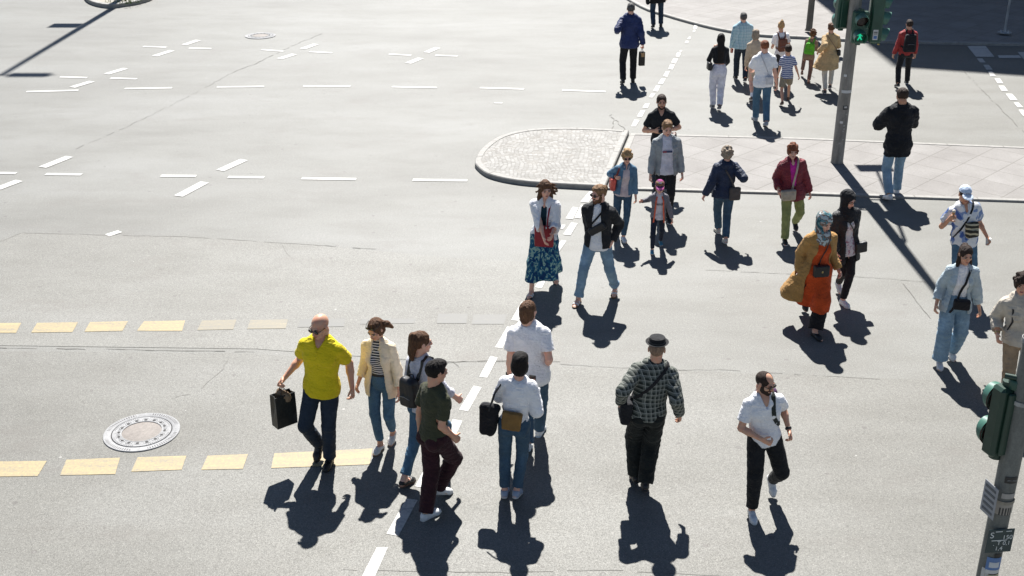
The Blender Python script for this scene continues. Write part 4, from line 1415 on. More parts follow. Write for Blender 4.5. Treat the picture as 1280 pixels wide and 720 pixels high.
# ------------------------------------------------------------------ manhole covers
def notched(m):
    t = NT(m); src = t.b.inputs['Base Color'].links[0].from_socket
    p = t.sep(t.coord()); ang = t.math('ARCTAN2', p[1], p[0]); rr = t.math('SQRT', t.math('ADD', t.math('MULTIPLY', p[0], p[0]), t.math('MULTIPLY', p[1], p[1])))
    fr = t.math('LESS_THAN', t.math('FRACT', t.math('MULTIPLY', ang, 88/6.2832)), .34)
    b1 = t.math('MULTIPLY', t.math('GREATER_THAN', rr, .344), t.math('LESS_THAN', rr, .380))
    gap = t.math('GREATER_THAN', t.math('FRACT', t.math('MULTIPLY', ang, 4/6.2832)), .28)
    b2 = t.math('MULTIPLY', t.math('GREATER_THAN', rr, .280), t.math('LESS_THAN', rr, .296))
    k = t.math('MULTIPLY', t.math('MULTIPLY', fr, gap), t.math('ADD', b1, b2))
    t.color(t.mix(k, src, (.04, .035, .035)))
def manhole(px, py, label):
    c = G(px, py)
    root = empty('manhole_cover', (c.x, c.y, .0))
    tag(root, label, 'manhole cover', 'manhole covers in the road')
    iron = stone_mat('worn_iron', (.30, .30, .30), 40, .22); notched(iron); dark = plain('iron_gap', (.03, .028, .028), .8)
    MB().lathe([(.29, .006), (.29, .010), (.315, .010), (.315, .006)], 64).build('seam', dark, root)
    mb = MB().lathe([(.315, .0), (.315, .014), (.318, .016), (.392, .016), (.395, .013), (.395, .0)], 72)
    mb.build('frame', iron, root)
    MB().lathe([(.212, .008), (.212, .018), (.302, .018), (.304, .016), (.304, .004)], 72).build('cover_ring', iron, root)
    MB().lathe([(.0, .014), (.205, .014), (.212, .012)], 48).build('concrete_fill', stone_mat('concrete_fill', (.235, .21, .19), 30, .2), root)
    MB().lathe([(.205, .010), (.205, .021), (.213, .021), (.213, .010)], 64).build('inner_rim', iron, root)
    mb = MB(); mf = MB()
    for i in range(16):
        a = 2*math.pi*i/16+.1; R = Matrix.Rotation(a, 3, 'Z')
        MB().ell(R @ Vector((.238, 0, .018)), (.0165, .020, .004), R, 10, 5).build('vent_hole', dark, root)
        for s_ in (-1, 1):
            mf.box(R @ Vector((.238, s_*.033, .019)), (.034, .0035, .004), R)
        mf.box(R @ Vector((.262, 0, .019)), (.004, .05, .004), R)
    mf.build('ribs', plain('iron_rib', (.22, .22, .22), .5), root, smooth=False)
    return root
manhole(177.5, 541, 'round iron and concrete manhole cover just above the lower row of yellow dashes')
manhole(325.5, 45, 'small looking round manhole cover in the upper road beside the diagonal seam')

# ------------------------------------------------------------------ signals and poles
M_POLE = None
def pole_mat(name, c):
    m = mat(name, c, .6, .0, .4); t = NT(m); v = t.coord()
    n = t.noise(t.coord((1, 1, .25)), 9, 6, .7); n2 = t.noise(v, 70, 4)
    b = t.ramp(n, [(.3, tuple(x*.6 for x in c)), (.5, c), (.75, tuple(min(1, x*1.5) for x in c))])
    b = t.mix(.5, b, t.ramp(n2, [(.3, (.7, .7, .7)), (.7, (1.25, 1.25, 1.2))]), 'MULTIPLY')
    t.color(b); t.bump(n2, .25, .004); return m
M_POLE = pole_mat('weathered_pole_paint', (.235, .22, .195))
M_GRN = plain('signal_green', (.020, .075, .048), .38)
M_GRND = plain('signal_green_dark', (.015, .045, .03), .4)
M_VIS = plain('visor_green', (.06, .16, .12), .35)
M_BLK = plain('signal_black', (.012, .012, .012), .5)
def visor(mb, c, d, r, L, th=.004):
    """open hood over a lamp: tube with the lower part cut away towards the front"""
    c = Vector(c); d = Vector(d).normalized(); up = Vector((0, 0, 1)); s_ = d.cross(up).normalized(); u = s_.cross(d)
    n = 22; V = []; F = []
    for rr in (r, r-th):
        for i in range(n+1):
            a = math.radians(-55+290*i/n)
            e = s_*math.cos(a)*rr+u*math.sin(a)*rr
            k = .40+.60*max(0, math.sin(a)*.5+.5)
            V += [c+e, c+e*.97+d*L*k-u*L*.10]
    m = (n+1)*2
    for i in range(n):
        F += [(i*2, i*2+1, i*2+3, i*2+2), (m+i*2, m+i*2+2, m+i*2+3, m+i*2+1), (i*2+1, m+i*2+1, m+i*2+3, i*2+3)]
    return mb.add(V, F)
def signal_head(root, name, c, yaw, n, w=.27, hl=.27, lit=None, dep=.20, vl=.21, gm=None, vr=.42):
    """a lamp housing of n lamps; yaw = direction the lamps face (0 = towards -Y); c = its centre"""
    R = Matrix.Rotation(yaw, 3, 'Z'); c = Vector(c)
    H = hl*n
    mb = MB().box((0, 0, 0), (w, dep, H), bev=.022)
    mb.box((0, dep/2+.012, 0), (w*.55, .03, H*.9), bev=.01)
    for z in (-H/2-.012, H/2+.012): mb.lathe([(0, z-.02), (.045, z-.02), (.045, z+.02), (0, z+.02)], 16)
    V = [R @ Vector(v)+c for v in mb.V]
    o = link_mesh(name, V, mb.F, gm or M_GRN, root)
    try: o.data.set_sharp_from_angle(angle=math.radians(35))
    except Exception: pass
    d = R @ Vector((0, -1, 0))
    for i in range(n):
        z = H/2-hl*(i+.5)
        p = R @ Vector((0, -dep/2, z))+c
        rg = MB(); visor(rg, p, d, hl*vr, vl)
        visb = rg.build('visor', M_VIS, o)
        lens = MB().ell(p+d*.008, (hl*.40, hl*.40, hl*.40), Matrix.Rotation(yaw, 3, 'Z') @ Matrix.Diagonal((1, .12, 1)))
        if lit == i:
            gm = mat('green_lens', (.01, .10, .06), .3); t = NT(gm)
            lo = lens.build('lens', gm, o)
            # walking figure, lit
            em = mat('lit_green_man', (.02, .5, .3), .4); em.node_tree.nodes['Principled BSDF'].inputs['Emission Color'].default_value = (.02, 1, .5, 1)
            em.node_tree.nodes['Principled BSDF'].inputs['Emission Strength'].default_value = .22
            f = MB(); q = lambda x, zz: p+d*.024+R @ Vector((x, 0, zz))
            f.ell(q(-.005, .055), (.016, .006, .016), R); f.ell(q(-.004, .074), (.026, .006, .006), R)
            f.tube([q(0, .04), q(0, -.01)], [.016, .018], 8); f.tube([q(0, -.01), q(-.032, -.065)], [.014, .009], 8); f.tube([q(0, -.01), q(.034, -.06)], [.014, .009], 8)
            f.tube([q(0, .03), q(-.045, .012)], .007, 8); f.tube([q(0, .03), q(.04, .0)], .007, 8)
            f.build('green_man', em, lo)
        else:
            lens.build('lens', plain('dark_lens', (.025, .012, .010), .22), o)
    return o
def bracket(root, a, b, r=.02):
    MB().tube([a, b], r, 10).build('bracket', M_GRND, root)
def sticker(root, c, yaw, w, h, colr, r=.1, name='sticker', mat_=None, z=0, bands=None):
    """curved label on a pole of radius r"""
    mb = MB(); n = 6; V = []; F = []
    for i in range(n+1):
        a = yaw+(i/n-.5)*w/r
        for zz in (-h/2, h/2): V.append((c[0]+math.sin(a)*(r+.0025), c[1]-math.cos(a)*(r+.0025), c[2]+zz))
    for i in range(n): F.append((i*2, i*2+2, i*2+3, i*2+1))
    return MB().add(V, F).build(name, mat_ or plain('sticker_paper', colr, .5), root)
_fontm = {}
def text(root, s_, c, R, size, m, name='lettering', ext=.0006, align='LEFT'):
    cu = bpy.data.curves.new('lettering', 'FONT'); cu.body = s_; cu.size = size; cu.extrude = ext; cu.align_x = align; cu.align_y = 'CENTER'
    tmp = bpy.data.objects.new('lettering', cu); col.objects.link(tmp)
    dg = bpy.context.evaluated_depsgraph_get(); me = bpy.data.meshes.new_from_object(tmp.evaluated_get(dg))
    bpy.data.objects.remove(tmp)
    me.materials.clear(); me.materials.append(m)
    M = Matrix.Translation(Vector(c)) @ R.to_4x4()
    me.transform(M)
    o = bpy.data.objects.new(name, me); col.objects.link(o); o.parent = root
    return o
M_PAPER = plain('white_paper', (.62, .62, .60), .6)
# mast with the green pedestrian light
mp = G(1046, 203, .03)
mast = empty('traffic_light_mast', (mp.x, mp.y, .03))
tag(mast, 'tall weathered grey mast on the paved strip carrying a lit green pedestrian light', 'traffic light', 'traffic lights at the crossing')
MB().lathe([(.0, 0), (.112, .0), (.112, .012), (.106, .02), (.104, 1.2), (.100, 2.8), (.09, 4.6), (.06, 7.2), (.05, 7.3), (0, 7.3)], 28).build('pole', M_POLE, mast)
S_ = G(1094, 213)+Vector((math.sin(SUN_AZ), math.cos(SUN_AZ), 0))*(5.0/math.tan(SUN_EL))-mp
MB().tube([(0, 0, 4.7), (S_.x*.2, S_.y*.12, 4.95), (S_.x*.5, S_.y*.45, 5.08), (S_.x, S_.y, 5.1)], [.04, .032, .028, .025], 10).build('arm', M_POLE, mast)
f1 = signal_head(mast, 'pedestrian_signal', (.045, -.235, 2.44), math.radians(-4), 2, .25, .265, lit=1, dep=.17)
f2 = signal_head(mast, 'vehicle_signal', (.355, -.07, 2.56), math.radians(84), 3, .27, .27, vl=.14)
f3 = signal_head(mast, 'rear_pedestrian_signal', (-.16, .16, 2.60), math.radians(190), 2, .22, .265, dep=.14, vl=.12)
bracket(mast, (.08, -.02, 2.20), (.40, -.07, 2.17)); bracket(mast, (.08, -.02, 2.92), (.40, -.07, 2.95)); bracket(mast, (0, -.1, 2.24), (.04, -.2, 2.16)); bracket(mast, (-.08, .02, 2.84), (-.24, .06, 2.86))
MB().box((S_.x, S_.y, 4.95), (.62, .05, .42), bev=.01).build('sign_panel', plain('plate_grey', (.30, .31, .33), .4), mast)
sticker(mast, (0, 0, 1.30), .25, .24, .05, (.6, .6, .58), .1045)
sticker(mast, (0, 0, 1.02), .1, .09, .075, (.05, .05, .05), .1050); sticker(mast, (0, 0, 1.03), .1, .05, .03, (.5, .5, .48), .1062)
sticker(mast, (0, 0, .76), -.3, .05, .04, (.6, .6, .58), .1058); sticker(mast, (0, 0, 1.58), -.55, .05, .04, (.6, .6, .58), .1045)
for i, (z_, a_) in enumerate(((.70, .2), (.64, .25), (.60, .15), (.45, .3), (.38, -.2), (.9, .4))): sticker(mast, (0, 0, z_), a_, .03, .025, (.35, .34, .31), .1062)
# sticker on the side of the vehicle light: on its face towards the viewer
MB().box((.335, -.07-.138, 2.30), (.085, .002, .17)).build('sticker', M_PAPER, mast, smooth=False)
MB().box((.335, -.07-.1405, 2.26), (.055, .002, .05)).build('blue_sticker', plain('sticker_blue', (.08, .18, .42), .5), mast, smooth=False)
for dz_ in (.035, .055, .068): MB().box((.335, -.07-.1405, 2.30+dz_-.02), (.062, .002, .008)).build('print_line', M_BLK, mast, smooth=False)
MB().box((.415, -.17, 2.135), (.03, .03, .02)).build('yellow_cap', plain('cap_yellow', (.55, .4, .1), .5), mast, smooth=False)

# near mast with the sign plates, at the right edge
nb_ = atY(1269, 545, 6.85); NX = nb_.x
near = empty('traffic_light_post', (NX, 6.85, 0))
tag(near, 'near grey post at the right edge with sign plates and a light seen from behind', 'traffic light', 'traffic lights at the crossing')
MB().lathe([(0, 0), (.085, 0), (.085, .02), (.072, .03), (.070, 3.6), (.062, 4.4), (.0, 4.4)], 26).build('pole', pole_mat('near_pole_paint', (.13, .135, .125)), near)
signal_head(near, 'pedestrian_signal', (-.085, .05, 2.44), math.radians(199), 2, .185, .265, dep=.12, vl=.085, gm=M_GRND, vr=.36)
bracket(near, (-.05, 0, 2.78), (-.13, .04, 2.78), .02); bracket(near, (-.05, 0, 2.20), (-.13, .04, 2.20), .02)
MB().lathe([(0, 2.70), (.045, 2.70), (.045, 2.755), (.038, 2.765), (0, 2.77)], 20, (-.06, .02, 0)).build('cap', M_GRN, near)
MB().tube([(.0, -.07, 2.72), (.04, -.10, 2.86), (.05, -.10, 3.05), (.02, -.08, 3.3)], .012, 8).build('cable', M_BLK, near)
for z_ in (2.60, 3.05): MB().lathe([(.0735, z_), (.078, z_), (.078, z_+.03), (.0735, z_+.03)], 24).build('clamp', pole_mat('clamp_steel', (.3, .3, .29)), near)
def near_px(z):   # check helper: pixel of the near post at height z
    return to_px((NX, 6.85, z))
# dark hydrant style plate: S 150 / T 0,1 / 1,4, facing the viewer
Mw = plain('sign_white', (.70, .72, .70), .5)
M_SIGN = plain('sign_dark_green', (.020, .045, .050), .4)
zc = 1.54
tilt = Matrix.Rotation(math.radians(6), 3, 'Z') @ Matrix.Rotation(math.radians(90), 3, 'X')
sg = MB().box((.0, -.082, zc), (.19, .006, .195), Matrix.Rotation(math.radians(6), 3, 'Z'), bev=.0025).build('sign_plate', M_SIGN, near, smooth=False)
TR = Matrix.Rotation(math.radians(6), 3, 'Z')
def tp(x, z): return Vector((0, -.082, zc))+TR @ Vector((x, -.0045, z))
for s_, x, z, sz in (('S', -.082, .050, .068), ('150', .012, .028, .050), ('.', -.048, -.020, .05), ('T', -.020, -.018, .046), ('0,1', .022, -.020, .046), ('1,4', -.028, -.064, .046)):
    text(sg, s_, tp(x, z), tilt, sz, Mw)
MB().box(tp(-.008, .006), (.11, .0015, .006), TR).build('rule', Mw, sg, smooth=False)
for x, w in ((-.02, .05), (.052, .04)): MB().box(tp(x, .080), (w, .0015, .006), TR).build('small_print', Mw, sg, smooth=False)
# second plate seen nearly edge on, left of the pole
R2 = Matrix.Rotation(math.radians(-76), 3, 'Z')
pl = MB().box((-.10, -.02, 1.84), (.15, .006, .25), R2, bev=.0025).build('side_plate', plain('plate_grey', (.30, .31, .33), .4), near, smooth=False)
for k in range(5):
    MB().box(Vector((-.10, -.02, 1.84))+R2 @ Vector((0, -.0045, .09-k*.045)), (.11, .0015, .02), R2).build('plate_print', plain('plate_print', (.10, .11, .12), .5), pl, smooth=False)
# stickers
sticker(near, (0, 0, 2.03), .0, .085, .05, (.02, .02, .02), .0725); 
text(near, '___ ___', (-.03, -.0765, 2.038), Matrix.Rotation(math.radians(90), 3, 'X'), .02, Mw)
sticker(near, (0, 0, 1.79), .0, .14, .085, (.33, .30, .26), .0730)
for k in range(5): sticker(near, (0, 0, 1.775), -.5+k*.26, .010, .06, (.03, .03, .03), .0740)
MB().lathe([(.0735, 1.83), (.0785, 1.83), (.0785, 1.855), (.0735, 1.855)], 24).build('clamp', pole_mat('clamp_beige', (.30, .27, .22)), near)
sticker(near, (0, 0, 1.90), .1, .10, .04, (.40, .38, .35), .0728)
sticker(near, (0, 0, 1.33), .0, .11, .11, (.10, .20, .42), .0740); sticker(near, (0, 0, 1.325), .0, .07, .045, (.55, .58, .6), .0752); sticker(near, (0, 0, 1.265), .0, .10, .03, (.6, .6, .58), .0745)
sticker(near, (0, 0, 1.20), .05, .11, .08, (.42, .38, .24), .0735); sticker(near, (0, 0, 1.405), .2, .05, .03, (.02, .02, .02), .0735); sticker(near, (0, 0, 1.24), -.7, .05, .09, (.5, .5, .48), .0733)
sticker(near, (0, 0, 1.08), .1, .10, .09, (.35, .36, .35), .0733)

# poles on the far pavement
p = G(1011, 38, .11)
pp = empty('sign_post', (p.x, p.y, .11)); tag(pp, 'rusty brown grey post on the far pavement left of the traffic light mast', 'post')
MB().lathe([(0, 0), (.11, 0), (.085, .05), (.080, .9), (.082, 3.6), (0, 3.6)], 18).build('pole', pole_mat('rusty_pole', (.16, .14, .11)), pp)
MB().box((0, -.04, 3.2), (.5, .02, .5), bev=.008).build('sign_plate', plain('plate_grey', (.30, .31, .33), .4), pp)
p = G(1255.5, 41, .11)
sp_ = empty('street_post', (p.x, p.y, .11)); tag(sp_, 'thin galvanised post on a round foot in the building shade, top right', 'post')
MB().lathe([(0, 0), (.17, 0), (.17, .02), (.05, .03), (.035, .06), (.03, .1), (.03, 3.4), (0, 3.4)], 16).build('pole', pole_mat('galvanised', (.34, .35, .35)), sp_)
b_ = MB()
for k in range(4): a = k*math.pi/2+.4; b_.box((math.cos(a)*.12, math.sin(a)*.12, .032), (.04, .04, .025), bev=.005)
b_.build('bolts', plain('bolt_light', (.5, .5, .5), .4), sp_)
MB().box((0, -.04, 3.1), (.45, .02, .45), bev=.008).build('sign_plate', plain('plate_grey', (.30, .31, .33), .4), sp_)

# tall street lamp behind the frame, whose shadow crosses the road at the top left
tip = G(2, 94); base_dir = Vector((math.sin(SUN_AZ), math.cos(SUN_AZ), 0))
LY = 38.5; k_ = (LY-tip.y)/base_dir.y; LX = tip.x+base_dir.x*k_; LH = k_*math.tan(SUN_EL)
lp = empty('street_lamp', (LX, LY, 0)); tag(lp, 'tall grey double armed street lamp beyond the upper left corner', 'street lamp')
MB().lathe([(0, 0), (.14, 0), (.12, 1.5), (.10, LH*.6), (.075, LH), (0, LH)], 18).build('pole', M_POLE, lp)
MB().tube([(-1.2, 0, LH), (1.2, 0, LH)], .035, 8).build('arm', M_POLE, lp)
for x in (-.95, .62):
    MB().box((x, 0, LH-.02), (.95, .34, .14), bev=.04).build('lamp_head', M_POLE, lp)
s80 = G(86, 32); ks = (LY-s80.y); hs_ = ks*math.tan(SUN_EL)
MB().box((s80.x+base_dir.x*ks-LX-.1, .0, hs_), (.80, .06, .62), bev=.01).build('sign_panel', plain('plate_grey', (.30, .31, .33), .4), lp)
MB().tube([(0, 0, hs_), (s80.x+base_dir.x*ks-LX-.1, 0, hs_)], .03, 8).build('bracket', M_POLE, lp)

# the building beyond the top right corner that shades the far pavement
c0 = G(1119, 84); c1 = G(1280, 95.3)
BH = 22.0; sh_l = BH/math.tan(SUN_EL)
A = c0+base_dir*sh_l; B_ = c1+base_dir*sh_l
d_ = (B_-A); d_.z = 0; L_ = 46.0; d_.normalize(); yaw_ = math.atan2(d_.y, d_.x)
bd = empty('corner_building', (A.x, A.y, 0), yaw_)
tag(bd, 'pale plastered corner building of six storeys beyond the upper right corner', 'building')
M_WALL = stone_mat('plaster', (.42, .38, .32), 3, .12)
wl = MB().box((L_/2, 9.0, BH/2), (L_, 18.0, BH), bev=0).build('wall', M_WALL, bd, smooth=False)
MB().box((L_/2, 9.0, BH+.13), (L_-.6, 17.4, .25)).build('roof', plain('roof_felt', (.12, .11, .10), .8), wl, smooth=False)
gm_ = plain('window_glass', (.03, .04, .05), .08)
fm_ = plain('window_frame_paint', (.6, .6, .57), .5)
for fl in range(6):
    for i in range(14):
        x = 2.0+i*3.2; z = 2.0+fl*3.5
        w = MB()
        for dx, dz, sx, sz in ((-.66, 0, .08, 1.8), (.66, 0, .08, 1.8), (0, .86, 1.4, .08), (0, -.86, 1.4, .08), (0, 0, .06, 1.64)): w.box((x+dx, -.03, z+dz), (sx, .10, sz))
        wo = w.build('window', fm_, bd, smooth=False)
        MB().box((x, -.012, z), (1.24, .02, 1.64)).build('pane', gm_, wo, smooth=False)
        MB().box((x, -.08, z-.94), (1.6, .18, .07)).build('sill', M_KERB, wo, smooth=False)
# ------------------------------------------------------------------ the pedestrians
BLK = (.012, .012, .014)
DK_JEANS = denim((.024, .036, .055), fade=.4)
MID_JEANS = denim((.075, .150, .225), fade=.7)
LT_JEANS = denim((.21, .32, .42), fade=.5)
TEAL_JEANS = denim((.050, .096, .145), fade=.6)
WHITE_SHOE = plain('white_shoe', (.70, .70, .70), .5); WHITE_SOLE = plain('white_rubber', (.62, .61, .58), .6)
BLACK_SHOE = plain('black_shoe', (.014, .013, .013), .45); BLACK_SOLE = plain('black_rubber', (.02, .02, .02), .7)
BROWN_SHOE = plain('brown_shoe', (.12, .06, .035), .5)
BLACK_GLASS = plain('black_lens', (.008, .008, .009), .08)
WHITE_TEE = cloth((.86, .86, .88), wr=.6, var=.05); BLACK_TEE = cloth((.016, .017, .02))
BLK_LEA = leather(BLK); BLK_CLOTH = cloth((.016, .016, .019), var=.3)
H_BLACK = hairm((.012, .009, .008)); H_DARK = hairm((.040, .024, .017)); H_BROWN = hairm((.125, .062, .032)); H_LBROWN = hairm((.25, .145, .075))
H_BLOND = hairm((.46, .29, .14)); H_ASH = hairm((.34, .27, .20)); H_GREY = hairm((.10, .095, .09)); H_RED = hairm((.22, .075, .035))
def shoes(r, R, kind, m, s_=None, socks=None):
    for sd in (1, -1):
        g_shoe(r, R, sd, kind, m, s_ or WHITE_SOLE)
        if socks: g_sock(r, R, sd, socks)
def Rax(r): return np.stack([r.rt, r.fwd, r.up], 1)
def handle_loops(o, c, pts_list, m, rad=.006, name='handle'):
    for pts in pts_list:
        MB().tube([np.asarray(p) for p in pts], rad, 8).build(name, m, o, offset=np.asarray(c, float))
def paper_bag(r, sd, label, m, size, hm, cat='shopping bag', drop=.10, yaw=0.0, logo=None):
    """upright carrier bag hanging from a hand, open at the top"""
    hc = r.handc(sd); c = hc-V3(0, 0, drop+size[2]/2)
    cy, sy = math.cos(yaw), math.sin(yaw)
    R = np.array([[cy, -sy, 0], [sy, cy, 0], [0, 0, 1.0]])
    w, d, hh = size
    V = []; F = []
    prof = [(-hh/2, 1.0, 1.0), (-hh*.2, 1.0, 1.06), (hh*.15, 1.0, 1.02), (hh/2, 1.0, .90)]
    for inner in (0, 1):
        t = .004*inner
        for z, kx, ky in prof:
            for x, y in ((-1, -1), (0, -1.0), (1, -1), (1, 0), (1, 1), (0, 1.0), (-1, 1), (-1, 0)):
                gx = .86 if (y == 0 and z > 0) else 1.0
                V.append(c+R@np.array([x*(w/2*kx-t)*gx, y*(d/2*ky-t), z+t*(z < -hh*.4)]))
    for b in (0, 32):
        for i in range(3):
            for j in range(8):
                k = (j+1) % 8; q = (b+i*8+j, b+i*8+k, b+i*8+8+k, b+i*8+8+j); F.append(q if b == 0 else q[::-1])
        q = tuple(b+j for j in range(8)); F.append(q[::-1] if b == 0 else q)
    for j in range(8): k = (j+1) % 8; F.append((24+j, 24+k, 56+k, 56+j))
    o = link_mesh('shopping_bag', V, F, m, None, False, offset=c)
    o.location = r.M @ Vector(c); o.rotation_euler = (0, 0, r.th); o.scale = (r.sc,)*3
    tag(o, label, cat)
    top = hh/2
    for sy_ in (-1, 1):
        p = [c+R@np.array([x*w, sy_*d*.45, top-.02]) for x in (-.22, .22)]
        handle_loops(o, c, [[p[0], (p[0]*.35+hc*.65)+V3(0, 0, .0), hc+V3(0, 0, -.005), (p[1]*.35+hc*.65), p[1]]], hm, .004)
    # tissue or goods looking out
    return o, c, R

def p_yellow():
    r, R = person(dict(label='bald man in a bright yellow polo shirt and sunglasses carrying a black bag', hx=402, hy=391, a=-12, hd=-32, hp=18, w=1.10, lod=0, skin='tan',
        fL=(411, 583, 0, 0), fR=(401, 572, .06, 42), aR=('p', 351, 478, .02), aL=('p', 441, 492, .0), curlR=.95, curlL=.6, push=0.0, lean=.05, belly=.06))
    g_pants(r, R, DK_JEANS, 'straight', seed=3)
    m = cloth((.74, .58, .012), wr=.6, var=.06)
    o = g_top(r, R, 'polo_shirt', m, .016, -.075, 'short', fold=.004, collar='polo', v=.02, seed=2)
    MB().tube([r.T(.47, 0, .133), r.T(.40, 0, .142)], .009, 6).build('placket', m, o)
    shoes(r, R, 'boot', BLACK_SHOE, BLACK_SOLE)
    g_glasses(r, R, BLACK_GLASS)
    g_face(r, R, (.10, .06, .04), eyes=False)
    o, c, B = paper_bag(r, 1, 'glossy black carrier bag held by the bald man in yellow', leather((.012, .014, .012), .35), (.23, .12, .36), BLK_CLOTH, yaw=.9)
    F = Field([Ell(c+V3(0, 0, .14), (.09, .045, .07))], .009, pad=.03); F.adds([Ell(c+V3(0, 0, .14), (.09, .045, .07)), Ell(c+V3(.03, 0, .19), (.04, .03, .04))], .02); F.folds(.012, 30, 30, 30)
    link_mesh('contents', *F.mesh(), leather((.20, .13, .07), .4), o, offset=c)
    return r
def p_blazer():
    r, R = person(dict(label='woman in a cream blazer over a striped top, sunglasses pushed up on her head', hx=472, hy=396, a=-14, hd=-30, hp=30, fem=True, lod=0, skin='tan',
        fR=(473, 565, 0, 0), fL=(491, 553, .03, 22), aR=('p', 446, 484, .02), aL=(4, 14, 20, 10), lean=.06))
    g_pants(r, R, MID_JEANS, 'slim', hem=.86, seed=5)
    g_top(r, R, 'striped_top', stripes((.70, .70, .70), (.012, .014, .03), .030, .55), .008, .09, 'none', fold=.003, seed=3)
    T = r.torso([.11, .145], .020)
    F = Field(T, .008); F.adds(T, .005); link_mesh('belt', *F.mesh(), BLK_LEA, R)
    m = cloth((.82, .70, .50), wr=.5, var=.06)
    g_top(r, R, 'blazer', m, .026, -.16, 'three', fold=.006, opening=(.055, .115), collar='lapel', shell=True, flare=.08, seed=7)
    shoes(r, R, 'loafer', plain('white_leather', (.68, .66, .62), .4), plain('tan_sole', (.25, .15, .08), .6))
    g_hair(r, R, 'blown', H_BROWN); g_glasses(r, R, BLACK_GLASS, up=True); g_face(r, R, (.05, .03, .02))
def p_backpackgirl():
    r, R = person(dict(label='girl with half up brown hair in a pale shirt, wearing a small black backpack', hx=522, hy=416, a=138, hd=115, hp=5, fem=True, lod=0,
        fL=(509, 606, 0, 8), fR=(563, 577, 0, 0, -8), aR=(20, 12, 30, 20), aL=(-5, 12, 20, 10), lean=.05))
    g_pants(r, R, MID_JEANS, 'slim', hem=.88, seed=8, cuffed=True)
    g_top(r, R, 'shirt', cloth((.60, .60, .66), wr=.6), .018, -.06, 'rolled', fold=.006, collar='shirt', seed=12)
    shoes(r, R, 'flat', BLACK_SHOE, plain('brown_sole', (.14, .07, .04), .6)); g_hair(r, R, 'half', H_BROWN); g_face(r, R, (.05, .03, .02))
    backpack(r, 'small black leather backpack on the girl in the pale shirt', BLK_LEA, (.115, .065, .16), .22)
def p_olive():
    r, R = person(dict(label='young man with short black hair in an olive tee and dark maroon trousers', hx=540, hy=452, a=128, hd=120, hp=10, lod=0, skin='tan', w=.95,
        fL=(538, 646, 0, 0), fR=(552, 621, .02, 18), aR=('p', 571, 549, -.02), aL=(-8, 10, 16, 10), lean=.06))
    g_pants(r, R, cloth((.035, .010, .014), var=.3), 'baggy', seed=9)
    g_top(r, R, 't_shirt', cloth((.052, .055, .030)), .016, -.04, 'short', fold=.006, collar='crew', seed=13)
    shoes(r, R, 'sneaker', WHITE_SHOE); g_hair(r, R, 'short', H_BLACK, seed=4); g_face(r, R, (.02, .015, .012))
def p_whitetee_back():
    r, R = person(dict(label='brown haired man in a plain white tee seen from behind, one hand raised', hx=659, hy=378, a=168, hd=150, hp=4, lod=0, w=1.03,
        fR=(676, 541, 0, 0), fL=(660, 566, .02, 20), aR=('p', 683, 458, -.10, (.25, -.3, -1)), aL=(-4, 12, 12, 10)))
    g_pants(r, R, TEAL_JEANS, 'straight', seed=10)
    g_top(r, R, 't_shirt', WHITE_TEE, .020, -.12, 'short', fold=.007, collar='crew', seed=14, flare=.04)
    shoes(r, R, 'sneaker', WHITE_SHOE, plain('blue_white_sole', (.45, .55, .62), .6)); g_hair(r, R, 'swept', H_BROWN)
    MB().lathe([(.030, 0), (.034, .005), (.034, .03), (.030, .035)], 18, r.wr[-1], Matrix(np.stack([r.rt, r.fwd, r.up], 1).tolist())).build('wristwatch', BLACK_SHOE, R)
def p_bob():
    r, R = person(dict(label='woman with a dark bob in a white blouse holding up a phone', hx=650, hy=443, a=170, hd=168, hp=14, fem=True, lod=0, w=.93,
        fL=(631, 618, 0, 6), fR=(647, 621, .0, 14), aR=('p', 668, 478, -.18, (.25, -.3, -1)), aL=(30, 14, 75, 35), lean=.03, curlR=.8))
    g_pants(r, R, TEAL_JEANS, 'straight', hem=.90, seed=11)
    g_top(r, R, 'blouse', WHITE_TEE, .022, .06, 'long', fold=.008, collar='crew', seed=15, sw=.012)
    shoes(r, R, 'sneaker', plain('grey_blue_shoe', (.32, .38, .48), .5)); g_hair(r, R, 'bob', H_BLACK)
    give_phone(r, 1, 'phone held up by the woman with the dark bob', .6)
    X = Rax(r)
    c = r.T(.10, -.01, -.155); P = [Box(c, (.105, .030, .105), X, .02, taper=-.05)]
    b = carried(r, 'belt_bag', 'mustard brown pouch bag across the lower back of the woman in the white blouse', 'bag', c, P, leather((.20, .105, .022), .6), fold=.004)
    strap_child(r, b, c, [r.T(.17, -.10, -.12), r.T(.19, -.14, -.03), r.T(.19, -.12, .08)], [-r.rt, -r.rt, r.fwd], .02, BLK_LEA)
    c = r.T(.02, -.27, -.05); P = [Box(c, (.10, .055, .19), X, .052, taper=-.16)]
    b = carried(r, 'tote_bag', 'large soft black shoulder bag of the woman in the white blouse', 'bag', c, P, BLK_CLOTH, fold=.010, k=.04)
    for y in (-.10, .06):
        pts = [r.T(.17, -.265, y-.05), r.T(.34, -.235, y*.6-.03), r.T(.48, -.165, y*.3-.02), r.T(.505, -.13, 0)]
        MB().tube(pts, .009, 8).build('strap', BLK_LEA, b, offset=c)
def give_phone(r, sd, label, rot=.6, off=(.0, .02, .02), m=None):
    hc = r.handc(sd); c = hc+r.rt*off[0]+r.fwd*off[1]+V3(0, 0, off[2])
    Rm = Matrix(Rax(r).tolist()) @ Matrix.Rotation(rot, 3, 'X')
    o = MB().box(c, (.074, .010, .148), Rm, bev=.004).build('phone', m or BLACK_SHOE, None, offset=c)
    o.location = r.M @ Vector(c); o.rotation_euler = (0, 0, r.th); o.scale = (r.sc,)*3
    tag(o, label, 'phone')
